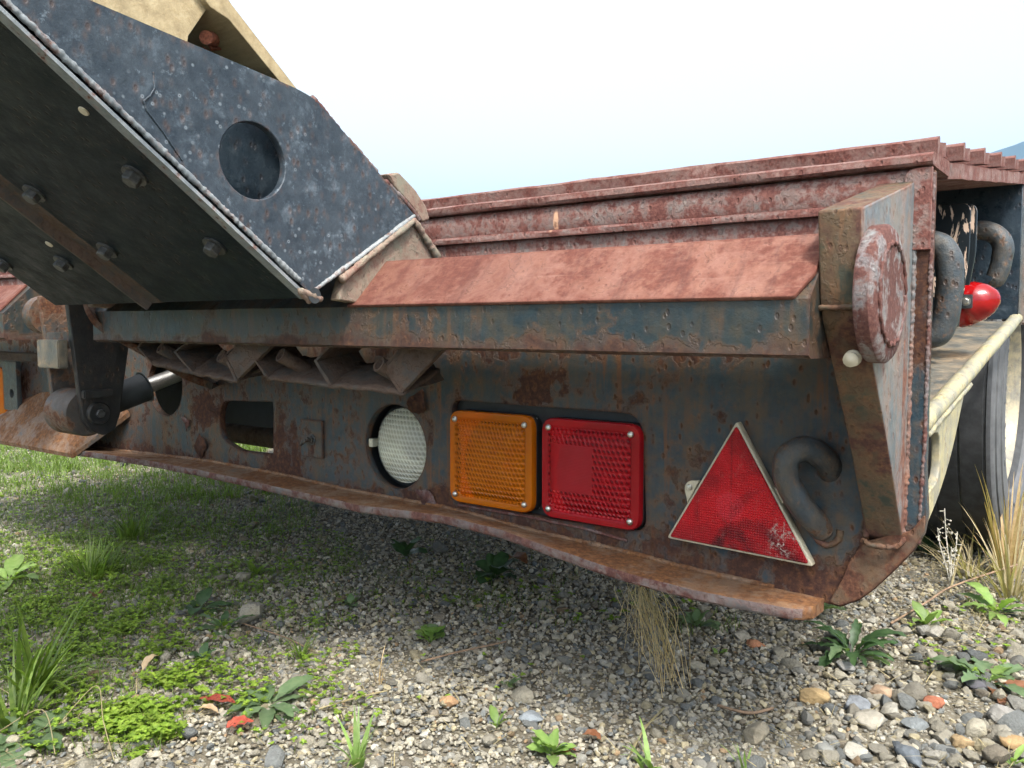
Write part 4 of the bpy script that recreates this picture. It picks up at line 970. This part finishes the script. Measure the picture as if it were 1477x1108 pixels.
P = np.stack([rng.uniform(-6.5, 1.6, N0), rng.uniform(-1.0, 5.5, N0), np.zeros(N0)], 1)
px, py, zz = pix(P)
dist = np.hypot(P[:, 0], P[:, 1] + 1)
keep = (zz > .3) & (px > -90) & (px < 1570) & (py > 560) & (py < 1200)
keep &= rng.random(N0) < np.clip(1.0 * (1.5 / np.maximum(dist, 1.5)) ** 1.3, .06, 1)
P, px, py, dist = P[keep], px[keep], py[keep], dist[keep]; n = len(P)
# sizes: pea gravel, with a drift of coarse stones at the lower right
coarse = np.clip((px - 1080) / 260, 0, 1) * np.clip((py - 860) / 110, 0, 1)
size = np.exp(rng.normal(math.log(.0037), .40, n)) * (1 + .25 * np.clip((dist - 2.2) / 3, 0, 1.2))
big = rng.random(n) < (.022 + .30 * coarse); size[big] *= rng.uniform(1.5, 2.6, big.sum()) * (1 + .35 * coarse[big])
thin = rng.random(n) > .55 * coarse
vis = thin & (rng.random(n) > .15 + .25 * (mn := np.clip((560 - px) / 600, 0, .8)))
P, px, py, dist, size, coarse = P[vis], px[vis], py[vis], dist[vis], size[vis], coarse[vis]; n = len(P)
P[:, 2] = size * rng.uniform(-.05, .55, n) - .002
tone = TONES[rng.choice(len(TONES), n, p=TW / TW.sum())] * rng.uniform(.75, 1.2, (n, 1)) * np.where(size > .010, .66, 1.0)[:, None]
print('gravel', n)
me = bpy.data.meshes.new('gravel'); me.from_pydata(P.tolist(), [], [])
def addattr(nm, typ, data):
    a = me.attributes.new(nm, typ, 'POINT'); a.data.foreach_set('value' if typ in ('FLOAT', 'INT') else ('color' if 'COLOR' in typ else 'vector'), np.ascontiguousarray(data, dtype=np.float32 if typ != 'INT' else np.int32).ravel())
addattr('size', 'FLOAT', size); addattr('turn', 'FLOAT_VECTOR', np.stack([rng.uniform(-.5, .5, n), rng.uniform(-.5, .5, n), rng.uniform(0, 6.28, n)], 1))
addattr('tone', 'FLOAT_COLOR', np.concatenate([tone, np.ones((n, 1))], 1)); addattr('pick', 'INT', rng.integers(0, 12, n))
gr = bpy.data.objects.new('gravel', me); C.objects.link(gr); tag(gr, kind='stuff')
ng = bpy.data.node_groups.new('scatter_gravel', 'GeometryNodeTree')
ng.interface.new_socket('Geometry', in_out='INPUT', socket_type='NodeSocketGeometry'); ng.interface.new_socket('Geometry', in_out='OUTPUT', socket_type='NodeSocketGeometry')
gi, go = ng.nodes.new('NodeGroupInput'), ng.nodes.new('NodeGroupOutput')
iop = ng.nodes.new('GeometryNodeInstanceOnPoints'); ci = ng.nodes.new('GeometryNodeCollectionInfo'); ci.inputs['Collection'].default_value = protos
ci.inputs['Separate Children'].default_value = True; ci.inputs['Reset Children'].default_value = True; iop.inputs['Pick Instance'].default_value = True
def na(nm, t):
    a = ng.nodes.new('GeometryNodeInputNamedAttribute'); a.data_type = t; a.inputs[0].default_value = nm; return a.outputs[0]
m2p = ng.nodes.new('GeometryNodeMeshToPoints')
ng.links.new(gi.outputs[0], m2p.inputs[0]); ng.links.new(m2p.outputs[0], iop.inputs['Points']); ng.links.new(ci.outputs[0], iop.inputs['Instance'])
ng.links.new(na('pick', 'INT'), iop.inputs['Instance Index']); ng.links.new(na('turn', 'FLOAT_VECTOR'), iop.inputs['Rotation']); ng.links.new(na('size', 'FLOAT'), iop.inputs['Scale'])
ng.links.new(iop.outputs[0], go.inputs[0])
md = gr.modifiers.new('scatter', 'NODES'); md.node_group = ng

# single stones that stand out
def notable(px, py, wpx, col, label, sq=(1, .8, .6), seed=0, rot=0.0, tilt=0.0):
    col = tuple(c * .62 for c in col)
    p = gp(px, py); r = wpx / 2 / FPX * (p - CAM).dot(_F)
    me = stone_mesh('stone', seed * 5 + 31, 4, sq); bmx = None
    for v in me.vertices: v.co += mnoise.noise_vector(v.co * 7) * .03
    m = bpy.data.materials.get('stone_%d' % seed)
    g = G('stone_surface'); k = g.noise(140, 7, .72); k2 = g.noise(30, 6, .65)
    c = g.mix(g.mr(k2, .35, .65), tuple(x * .72 for x in col), tuple(min(1, x * 1.12) for x in col)); c = g.mix(g.mr(k, .5, .7, 0, .4), c, tuple(x * .5 for x in col))
    g.P('Base Color', c); g.P('Roughness', .85); g.N(g.bump(k, .0018, 1, g.bump(k2, .004)))
    me.materials.append(g.m)
    for q in me.vertices: q.co *= r
    o = bpy.data.objects.new('stone', me); C.objects.link(o); o.location = p + Vector((0, 0, r * sq[2] * .45)); o.rotation_euler = (tilt, 0, rot)
    tag(o, label, 'stone'); return o
notable(1174, 1010, 56, (.52, .36, .17), 'ochre flat stone on the gravel, largest below the trailer corner', (1, .55, .42), 1, .35)
notable(1090, 1072, 46, (.36, .31, .22), 'brown blocky stone standing upright at the bottom of the picture', (.85, .8, 1.0), 2, .8, .2)
notable(1091, 932, 30, (.50, .22, .11), 'small flat brick red stone below the flange end', (1, .6, .45), 3, .5)
notable(648, 1016, 30, (.55, .33, .17), 'small round orange stone on grey gravel left of centre', (1, .8, .7), 4)
notable(765, 1038, 40, (.30, .33, .35), 'pale blue grey angular stone above the small clover rosette', (1, .75, .55), 5, .3)
notable(712, 1042, 30, (.24, .25, .27), 'mid grey flat stone beside the pale blue grey one', (1, .7, .5), 6, 1.2)
notable(1348, 1018, 32, (.48, .17, .09), 'rust red stone among the coarse gravel at the lower right', (1, .8, .65), 7, .2)
notable(1388, 1076, 38, (.50, .35, .18), 'tan rounded stone near the lower right corner', (1, .75, .7), 8)
notable(1268, 1003, 38, (.44, .30, .19), 'pinkish brown stone right of the large ochre stone', (1, .75, .65), 9, .9)
notable(1307, 1090, 60, (.16, .18, .20), 'dark slate stone with a flat top at the bottom right', (1, .6, .4), 10, -.5)
notable(1462, 1075, 40, (.46, .30, .14), 'yellow brown stone at the right edge of the picture', (1, .7, .65), 11)
notable(1235, 1022, 44, (.28, .30, .32), 'smooth blue grey pebble beside the pinkish brown stone', (1, .8, .6), 12, -.4)
notable(1258, 1045, 48, (.44, .40, .32), 'cream lumpy stone below the smooth blue grey pebble', (1, .8, .65), 13)
notable(1405, 990, 46, (.11, .105, .12), 'nearly black lump of stone under the right hand weed', (1, .8, .6), 14)
notable(1218, 965, 30, (.30, .29, .27), 'grey stone just below the large dandelion weed', (1, .8, .6), 15)
notable(1068, 921, 24, (.40, .36, .28), 'tan round pebble left of the brick red stone', (1, .9, .8), 16)
notable(470, 1018, 24, (.42, .38, .34), 'pale pebble right of the grey green rosette', (1, .8, .6), 17)
notable(1440, 1040, 50, (.38, .36, .32), 'wide pale grey stone near the right edge', (1, .75, .6), 18)
notable(1320, 1050, 40, (.25, .27, .27), 'greenish grey stone under the rust red stone', (1, .7, .5), 19, .3)
notable(1188, 1085, 36, (.33, .33, .30), 'light grey stone right of the brown upright one', (1, .8, .6), 20)

# ================================================================== WEEDS
def leafmat(name, base, tip=None, spec=.35, spots=None):
    g = G(name); a = g.n('Attribute'); a.attribute_name = 'tone'; k = g.noise(70, 5, .6)
    if tip: base, tip = tuple(x * .72 for x in base), tuple(x * .72 for x in tip)
    c = g.mix(1.0, base if not tip else g.mix(g.mr(k, .35, .65), base, tip), a.outputs['Color'], 'MULTIPLY')
    if spots: c = g.mix(g.mr(g.noise(160, 5, .6), .56, .64), c, spots)
    g.P('Base Color', c); g.P('Roughness', .5); g.P('Specular IOR Level', spec); g.P('Subsurface Weight', 0)
    tr = g.n('BsdfTranslucent'); g.l(g.mix(1.0, c, (1.5, 1.7, .6), 'MULTIPLY'), tr.inputs[0]); mx = g.n('MixShader'); mx.inputs[0].default_value = .35
    g.l(g.p.outputs[0], mx.inputs[1]); g.l(tr.outputs[0], mx.inputs[2]); g.l(mx.outputs[0], g.out.inputs[0]); g.N(g.bump(k, .0006)); return g.m
LM = dict(grass=leafmat('fresh_grass', (.12, .20, .035), (.19, .27, .05)), low=leafmat('yellow_green_weed', (.17, .28, .03), (.26, .36, .05)),
          dark=leafmat('dark_green_leaf', (.045, .095, .035), (.07, .13, .05), .5), grey=leafmat('grey_green_leaf', (.12, .19, .09), (.17, .24, .12)),
          light=leafmat('light_green_leaf', (.20, .32, .08), (.26, .37, .11)), red=leafmat('red_dying_leaf', (.42, .07, .05), (.50, .12, .08), .3, (.10, .02, .02)),
          straw=leafmat('dry_straw', (.42, .34, .19), (.52, .44, .28), .3), gold=leafmat('golden_dry_grass', (.56, .38, .21), (.70, .52, .32)), brown=leafmat('dead_brown_leaf', (.20, .08, .04), (.30, .14, .08)),
          greydry=leafmat('grey_dry_stalk', (.38, .36, .30), (.46, .43, .36)), tan=leafmat('curled_tan_leaf', (.45, .32, .20), (.55, .42, .28)))
class LB:
    """collects leaves and blades as one mesh with a tone per leaf"""
    def __init__(s): s.v, s.f, s.c = [], [], []
    def blade(s, p, d, L, w, bend=.4, seg=4, tone=None, droop=1.0):
        d = Vector(d).normalized(); side = d.cross(Vector((0, 0, 1)))
        side = side.normalized() if side.length > .05 else Vector((1, 0, 0)); t = tone or random.uniform(.65, 1.25); b = len(s.v); q = Vector(p)
        for i in range(seg + 1):
            k = i / seg; ww = w * (1 - k ** 1.6) * .5 + w * .02; s.v += [q - side * ww, q + side * ww]; s.c += [t, t]
            q = q + d * (L / seg); h = Vector((d.x, d.y, 0)); d = (d + Vector((h.x * .3, h.y * .3, -droop)) * bend / seg).normalized()
        for i in range(seg): s.f.append((b + 2 * i, b + 2 * i + 1, b + 2 * i + 3, b + 2 * i + 2))
    def leaf(s, p, az, L, w, lift=.4, curl=.8, serr=0.0, stalk=.25, tone=None, nseg=9, fold=.25, twist=0.0, round_=False):
        """a broad leaf: narrow stalk, widening, toothed edge, folded along its midrib, bending over"""
        t = tone or random.uniform(.75, 1.2); b = len(s.v); q = Vector(p); el = lift; hd = Vector((math.cos(az), math.sin(az), 0))
        for i in range(nseg + 1):
            k = i / nseg
            if round_: f = math.sqrt(max(0, 1 - ((k - stalk - (1 - stalk) / 2) / ((1 - stalk) / 2)) ** 2)) if k > stalk else .08
            else: f = .10 if k < stalk * .8 else math.sin(math.pi * min(1, ((k - stalk * .8) / (1 - stalk * .8)) ** .8)) ** .75 + .03
            if serr and k > stalk: f *= 1 - serr * (i % 2)
            d = hd * math.cos(el) + Vector((0, 0, math.sin(el))); sd = Vector((-math.sin(az), math.cos(az), 0)); sd = (sd * math.cos(twist * k) + d.cross(sd) * math.sin(twist * k))
            up = sd.cross(d) * -1; ww = w * .5 * f
            ruf = .06 * w * math.sin(i * 2.4)
            s.v += [q - sd * ww + up * (ww * fold + ruf), q.copy(), q + sd * ww + up * (ww * fold - ruf)]; s.c += [t * 1.0, t * 1.18, t]
            q = q + d * (L / nseg); el -= curl / nseg * (1.3 if k > .4 else .7); az += random.uniform(-.04, .04); hd = Vector((math.cos(az), math.sin(az), 0))
        for i in range(nseg):
            for j in (0, 1): s.f.append((b + 3 * i + j, b + 3 * i + j + 1, b + 3 * i + j + 4, b + 3 * i + j + 3))
    def build(s, name, mat, parent=None, thick=0):
        me = bpy.data.meshes.new(name); me.from_pydata([tuple(v) for v in s.v], [], s.f)
        a = me.attributes.new('tone', 'FLOAT_COLOR', 'POINT'); c = np.array(s.c, dtype=np.float32); a.data.foreach_set('color', np.stack([c, c, c, np.ones_like(c)], 1).ravel())
        for p in me.polygons: p.use_smooth = True
        me.materials.append(mat); o = bpy.data.objects.new(name, me); C.objects.link(o)
        if parent is not None: o.parent = parent
        return o
def plant(name, px, py, label, cat='weed', group=None):
    e = empty(name, gp(px, py)); tag(e, label, cat, group); return e
def rosette(px, py, label, leaves, Lpx, wratio, mat, lift=(.2, .9), serr=.3, curl=1.0, name='weed', stalk=.25, az=None, fold=.25, h0=.0, round_=False, extra=()):
    e = plant(name, px, py, label); p = e.location; Lm = Lpx / FPX * (p - CAM).dot(_F)
    for i in range(leaves):
        a = (az[i] if az else i * 2.4 + random.uniform(-.3, .3)); b = LB(); L = Lm * random.uniform(.7, 1.1)
        b.leaf(Vector((0, 0, h0)), a, L, L * wratio * random.uniform(.85, 1.15), random.uniform(*lift), curl * random.uniform(.7, 1.3), serr, stalk, fold=fold, twist=random.uniform(-.4, .4), nseg=11 if serr else 8, round_=round_)
        b.build('leaf', LM[mat if not extra or i >= len(extra) else extra[i]], e)
    return e
# broad leaved weeds one can tell apart
rosette(1228, 948, 'large dark green dandelion weed under the right end of the flange', 20, 84, .22, 'dark', (.35, 1.2), .35, 1.3, extra=('light', 'dark', 'grey', 'grey'))
rosette(1172, 890, 'pale jagged leaved weed just behind the flange end', 9, 70, .28, 'grey', (.3, 1.0), .35, 1.1)
rosette(1425, 985, 'lobed weed with green and reddish leaves at the right edge', 14, 90, .34, 'grey', (.15, .8), .4, 1.0, extra=('brown', 'light', 'brown', 'light'))
rosette(1438, 885, 'weed with pale green leaves in front of the tyre', 11, 62, .28, 'light', (.25, 1.0), .15, 1.0, extra=('dark', 'grey'))
rosette(1336, 905, 'small upright light green sprout behind the coarse gravel', 8, 40, .35, 'light', (.5, 1.3), 0, .8)
rosette(1340, 800, 'dark green weed between the trailer corner and the tyre', 10, 60, .4, 'dark', (.5, 1.3), 0, 1.0)
rosette(388, 1018, 'grey green rosette of long leaves right of the yellow green patch', 15, 78, .30, 'grey', (.08, .55), .12, .7)
e = plant('dead_leaf', 366, 1052, 'round spotted red leaf below the grey green rosette', 'leaf'); b = LB(); b.leaf((0, 0, .012), R(-125), .038, .030, .1, .5, 0, .1, round_=True); b.build('leaf', LM['red'], e)
e = plant('dead_leaf', 345, 1028, 'long spotted red leaf left of the grey green rosette', 'leaf'); b = LB(); b.leaf((0, 0, .014), R(200), .07, .022, .1, .3, 0, .15); b.build('leaf', LM['red'], e)
rosette(288, 880, 'dark leaved weed at the left with leaves spread flat', 9, 48, .36, 'dark', (.2, .9), .1, .9)
rosette(322, 908, 'broad leaved weed with one yellow leaf just right of the dark leaved one', 8, 46, .36, 'grey', (.2, 1.0), .08, .9, extra=('low', 'dark'))
rosette(290, 955, 'small blue green weed below the two dark leaved ones', 7, 34, .38, 'dark', (.3, 1.1), 0, .8)
rosette(622, 928, 'round leaved green seedling on bare gravel in the middle', 12, 34, .75, 'light', (.5, 1.3), 0, .8, stalk=.45, round_=True, extra=('dark', 'grey'))
rosette(795, 1090, 'bright green clover like rosette at the bottom centre', 20, 44, .45, 'light', (.3, 1.2), 0, .8, extra=('grey', 'grey', 'grey', 'red'))
rosette(735, 992, 'tiny green seedling above the clover like rosette', 9, 22, .35, 'grey', (.4, 1.2), 0, .8)
rosette(716, 1050, 'thin pale seedling with two leaves beside the grey stone', 4, 40, .32, 'light', (.8, 1.2), 0, .6)
rosette(40, 1065, 'large pale lobed leaves lying flat in the lower left corner', 9, 84, .48, 'grey', (.05, .3), .25, .5)
rosette(12, 838, 'pale green broad leaved weed at the left edge', 8, 62, .35, 'light', (.2, .8), 0, .7)
rosette(505, 875, 'two leaved seedling in the shade left of centre', 5, 24, .5, 'grey', (.4, 1.2), 0, .8)
rosette(712, 835, 'dark green weed in the shade below the lamps', 13, 46, .5, 'dark', (.3, 1.2), 0, .9, round_=True, stalk=.3)
rosette(585, 805, 'small green weed in the shade under the trailer', 10, 36, .45, 'dark', (.4, 1.2), 0, .9)
rosette(1005, 905, 'green weed behind the dry straw tuft', 9, 38, .4, 'grey', (.4, 1.2), 0, .9)
rosette(1035, 945, 'tiny three leaved sprout left of the brick red stone', 4, 18, .5, 'light', (.4, 1.0), 0, .8)
rosette(1460, 1105, 'narrow leaved sprout in the bottom right corner', 6, 40, .2, 'light', (.5, 1.1), 0, .8)
rosette(370, 830, 'low green weed at the edge of the shade on the left', 12, 30, .3, 'grass', (.5, 1.3), 0, .8)

def tuft(px, py, label, n, Lpx, mat='grass', spread=.9, wpx=3.4, base=.02, lean=(0, 0), name='grass_clump', cat='grass clump', bend=.9, up=1.0):
    e = plant(name, px, py, label, cat); p = e.location; s = 1 / FPX * (p - CAM).dot(_F); b = LB()
    for i in range(n):
        a = random.uniform(0, 6.28); t = random.random() ** .7 * spread
        d = Vector((math.cos(a) * t + lean[0], math.sin(a) * t + lean[1], up)); o = Vector((math.cos(a), math.sin(a), 0)) * base * random.random()
        b.blade(o, d, Lpx * s * random.uniform(.45, 1.1), wpx * s * random.uniform(.6, 1.2), bend * random.uniform(.5, 1.4), 7)
    b.build('blades', LM[mat], e)['kind'] = 'stuff'; return e
tuft(52, 1000, 'big fresh green grass clump at the lower left', 60, 150, 'grass', .8, 7, .03, (.35, .1))
tuft(20, 1045, 'drooping grass clump at the left edge below the big one', 40, 130, 'grass', 1.1, 7, .03)
tuft(515, 1104, 'broad bladed grass clump at the bottom left of centre', 14, 80, 'light', .8, 9, .01)
tuft(940, 1110, 'few broad grass blades at the bottom edge right of centre', 8, 75, 'light', 1.1, 8, .015)
tuft(1075, 1108, 'thin grass sprig left of the brown upright stone', 6, 60, 'light', .6, 5, .01)
tuft(435, 950, 'thin grass sprig right of the dark leaved weeds', 26, 48, 'grass', .8, 2.5, .015)
tuft(130, 830, 'bushy fine grass clump at the left', 130, 62, 'grass', .8, 2.6, .06)
tuft(190, 775, 'dark fine grass clump near the shade at the left', 90, 55, 'grass', .7, 2.6, .06)
tuft(545, 985, 'thin dry sprig left of the orange stone', 8, 60, 'gold', .5, 2, .01)
# straw bundle below the flange
e = plant('straw_tuft', 925, 872, 'golden dry straw tuft hanging down below the flange', 'dry grass'); b = LB(); s = 1 / FPX * (e.location - CAM).dot(_F)
top = Vector((0, 0, .035))
for i in range(85):
    a = random.gauss(0, 1); st_ = top + Vector((random.gauss(0, .016), random.gauss(0, .014), random.gauss(0, .018)))
    ty_ = random.uniform(-75, 55); end = gp(948 + ty_ * .5 + random.gauss(0, 20), 962 + ty_) - e.location + Vector((0, 0, random.uniform(.002, .022)))
    mid_ = st_.lerp(end, random.uniform(.35, .6)) + Vector((random.gauss(0, .018), random.gauss(0, .018), random.uniform(.0, .035))); t = random.uniform(.6, 1.3)
    path = smooth_path([st_, mid_, end], 5); k0 = len(b.v); wd = random.uniform(.0004, .0008)
    for q in path: b.v += [q + Vector((-wd, 0, 0)), q + Vector((wd, 0, wd))]; b.c += [t, t]
    for k in range(len(path) - 1): b.f.append((k0 + 2 * k, k0 + 2 * k + 1, k0 + 2 * k + 3, k0 + 2 * k + 2))
b.build('stalks', leafmat('straw_stalk', (.80, .56, .33), (.95, .74, .50)), e)['kind'] = 'stuff'
tuft(1452, 830, 'tall golden dry grass clump standing before the wheel', 60, 175, 'gold', .45, 4, .03, (0, 0), 'dry_grass_clump', 'dry grass', .5)
tuft(1455, 860, 'pale straw clump leaning right at the right edge', 50, 150, 'straw', .9, 3.2, .05, (-.1, 0), 'dry_grass_clump', 'dry grass', .8)
tuft(1395, 830, 'short pale straw clump at the foot of the tyre', 60, 90, 'straw', 1.3, 2.6, .06, (-.2, 0), 'dry_grass_clump', 'dry grass', .9)
# grey seed stalk
e = plant('seed_stalk', 1372, 850, 'grey dried flower stalk standing between trailer corner and tyre', 'dry weed'); b = LB(); s = 1 / FPX * (e.location - CAM).dot(_F)
bm = bmesh.new()
def stalk(pts, r): tube_bm(smooth_path(pts, 4), r, 6, bm)
for (dx, hh) in ((-12, 118), (-2, 62), (5, 84), (-20, 90)):
    q = _R * dx * s; pts = [Vector((0, 0, 0)), q * .4 + Vector((0, 0, hh * s * .35)), q * .9 + Vector((0, 0, hh * s * .7)), q * 1.15 + Vector((0, 0, hh * s))]; stalk(pts, .0011)
    for k in range(14):
        t = random.uniform(.35, 1); c = q * t * 1.1 + Vector((0, 0, hh * s * t)); d = Vector((random.gauss(0, 1), random.gauss(0, 1), random.gauss(0, .8))).normalized() * .010
        stalk([c, c + d * .6, c + d], .0006); 
        bmesh.ops.create_icosphere(bm, subdivisions=1, radius=random.uniform(.0014, .0026), matrix=Matrix.Translation(c + d))
me = bpy.data.meshes.new('stalks'); bm.to_mesh(me); bm.free(); me.materials.append(plain('grey_dry_stem', (.42, .39, .32), .85)); o = bpy.data.objects.new('stalks', me); C.objects.link(o); o.parent = e; o['kind'] = 'stuff'
# dead leaves and twigs
def dead(px, py, label, Lpx, az, mat='brown', w=.5, lift=.3, curl=1.2):
    e = plant('dead_leaf', px, py, label, 'leaf'); s = 1 / FPX * (e.location - CAM).dot(_F); b = LB(); b.leaf((0, 0, .008), az, Lpx * s, Lpx * s * w, lift, curl, 0, .08, fold=.5); b.build('leaf', LM[mat], e)
dead(760, 818, 'dark reddish brown dead leaf in the shade below the lamps', 52, R(170), 'brown')
dead(140, 868, 'curled brown dead leaf beside the fine grass clump', 32, R(160), 'brown', .6)
dead(206, 975, 'curled tan leaf standing on the gravel at the left', 34, R(100), 'tan', .4, 1.0, 1.5)
dead(1440, 1018, 'reddish brown curled leaf at the right edge', 50, R(-10), 'brown', .4)
dead(840, 1068, 'pinkish brown leaf right of the clover like rosette', 30, R(20), 'brown', .6)
dead(285, 1030, 'faded orange leaf in the yellow green patch', 34, R(30), 'tan', .4)
def twig(pts, r, label, mat='gold'):
    P_ = [gp(x, y) + Vector((0, 0, h)) for x, y, h in pts]; o = from_bm('twig', tube_bm(smooth_path(P_, 6), r, 7, amp=r * .3, fs=200), LM['straw'] if mat == 'gold' else M['twig'], None, smooth=True)
    a = o.data.attributes.new('tone', 'FLOAT_COLOR', 'POINT'); a.data.foreach_set('color', np.ones(len(o.data.vertices) * 4, dtype=np.float32)); tag(o, label, 'twig'); return o
M['twig'] = plain('brown_twig', (.20, .13, .08), .85)
twig([(1285, 905, .008), (1340, 880, .02), (1375, 865, .03), (1470, 845, .05)], .0022, 'long brown twig propped up in front of the tyre', 'twig')
twig([(1370, 868, .02), (1378, 840, .04), (1390, 810, .07)], .0026, 'short golden twig rising from the long brown twig')
twig([(608, 960, .007), (660, 948, .009), (730, 932, .008)], .0018, 'thin brown twig on the gravel below the round leaved seedling', 'twig')
twig([(905, 1104, .008), (930, 1060, .009), (958, 1028, .008)], .0016, 'pale straw stem lying below the straw tuft')
twig([(1035, 1024, .007), (1080, 1036, .008), (1115, 1028, .007)], .0022, 'dark red brown twig left of the ochre stone', 'twig')
twig([(60, 1040, .012), (0, 1010, .02)], .0007, 'pale straw stem at the lower left edge')
twig([(80, 1100, .012), (62, 1048, .025), (0, 1075, .02)], .0007, 'bent pale straw stem in the lower left corner')
twig([(165, 1108, .01), (150, 1070, .03), (140, 1026, .04), (85, 1055, .01)], .0007, 'bent pale straw stem standing in the yellow green patch')
twig([(460, 1030, .008), (510, 1015, .008), (560, 1003, .008)], .0014, 'thin tan stem right of the grey green rosette')
twig([(350, 905, .008), (410, 925, .008), (450, 945, .008)], .0013, 'thin brown twig in the shade left of centre', 'twig')

# ---- uncountable ground cover: short grass and tiny weeds, thick at the left and beyond the trailer
b = LB()
def patch(cx, cy, rx, ry, n, L=(.012, .035), w=.0014, mat=None):
    for _ in range(n):
        a = random.uniform(0, 6.28); r = math.sqrt(random.random()); p = gp(cx + rx * r * math.cos(a), max(560, cy + ry * r * math.sin(a))); p.z = -.002
        k = .55 + .9 * mnoise.noise(p * 9)
        if random.random() > k: continue
        t = random.uniform(.2, 1.0); a2 = random.uniform(0, 6.28)
        b.blade(p, (math.cos(a2) * t, math.sin(a2) * t, 1), random.uniform(*L), w, .6, 3)
for a in ((190, 690, 240, 42, 9000, (.02, .06), .003), (60, 660, 130, 22, 5000, (.02, .06), .003), (330, 735, 130, 45, 2500, (.015, .045), .002), (120, 770, 160, 60, 9000, (.01, .03), .0017), (100, 860, 160, 60, 7000, (.008, .026), .0016), (60, 950, 120, 70, 3500, (.008, .026), .0015), (320, 800, 200, 60, 4000, (.008, .026), .0017),
          (160, 1040, 110, 60, 700), (270, 850, 90, 50, 500), (350, 645, 40, 14, 1500, (.03, .08), .004), (1445, 830, 60, 50, 250), (700, 850, 120, 30, 350), (430, 850, 200, 60, 1600, (.006, .018)), (620, 820, 240, 50, 1500, (.006, .018)), (250, 900, 240, 90, 2600, (.006, .02)), (800, 880, 160, 30, 500, (.006, .018)), (1010, 900, 60, 20, 150)): patch(*a)
gb = b.build('short_grass', LM['grass']); tag(gb, kind='stuff')
b = LB()
def tiny(cx, cy, rx, ry, n, s0=.009):
    for _ in range(n):
        a = random.uniform(0, 6.28); r = math.sqrt(random.random()); p = gp(cx + rx * r * math.cos(a), cy + ry * r * math.sin(a)); h = random.uniform(.004, .022)
        if random.random() > .5 + 1.4 * mnoise.noise(p * 14): continue
        t0 = random.uniform(.7, 1.2)
        b.blade(Vector((p.x, p.y, -.002)), (random.gauss(0, .2), random.gauss(0, .2), 1), h, .0012, .1, 1, .7)
        for k in range(random.randint(4, 8)):
            L = s0 * random.uniform(.7, 1.3); b.leaf((p.x, p.y, h - .002), k * 1.3 + a, L, L * .62, random.uniform(.2, .9), .9, 0, .2, t0 * random.uniform(.85, 1.15), 4, .2)
for a in ((205, 1040, 85, 38, 420), (235, 1010, 70, 30, 200), (160, 1075, 60, 35, 120), (60, 900, 90, 60, 260, .007), (150, 850, 120, 50, 420, .007), (190, 920, 100, 40, 260, .007), (260, 985, 70, 35, 120, .008), (60, 800, 90, 40, 320, .007), (180, 780, 120, 40, 400, .007), (120, 720, 180, 40, 500, .009), (330, 1000, 60, 30, 60, .007), (700, 850, 120, 28, 60), (300, 800, 90, 40, 150, .007), (900, 880, 120, 25, 50), (1400, 930, 90, 60, 60, .008), (480, 980, 60, 60, 30, .006), (620, 900, 300, 120, 80, .006)): tiny(*a)
for a in ((250, 930, 270, 130, 1700, .006), (120, 980, 170, 120, 1200, .006), (90, 860, 150, 90, 2200, .006), (300, 800, 220, 60, 1200, .007), (420, 1040, 130, 50, 120, .006), (520, 860, 200, 60, 160, .005)): tiny(*a)
tag(b.build('tiny_weeds', LM['low']), kind='stuff')
# straw litter
b = LB()
for _ in range(1500):
    x, y = (random.uniform(-40, 1500), random.uniform(690, 1120)) if random.random() < .45 else ((random.gauss(650, 130), random.gauss(830, 30)) if random.random() < .5 else (random.gauss(1400, 70), random.gauss(860, 50)))
    if y < 640: continue
    p = gp(x, y); p.z = random.uniform(.002, .010); a = random.uniform(0, 6.28); b.blade(p, (math.cos(a), math.sin(a), random.uniform(-.05, .25)), random.uniform(.015, .09), random.uniform(.0008, .0018), .25, 4, random.uniform(.5, 1.2))
tag(b.build('straw_litter', LM['straw']), kind='stuff')

# ================================================================== HAZE
hz = box_bm(-5000, 4500, -4500, 6000, -12, 900, 0)
hm = bpy.data.materials.new('pale_air'); hm.use_nodes = True; t_ = hm.node_tree; t_.nodes.clear()
vo = t_.nodes.new('ShaderNodeVolumePrincipled'); vo.inputs['Color'].default_value = (.38, .66, 1, 1); vo.inputs['Density'].default_value = .00018; vo.inputs['Anisotropy'].default_value = .2
ou = t_.nodes.new('ShaderNodeOutputMaterial'); t_.links.new(vo.outputs[0], ou.inputs['Volume'])
tag(from_bm('haze', hz, hm), kind='stuff')
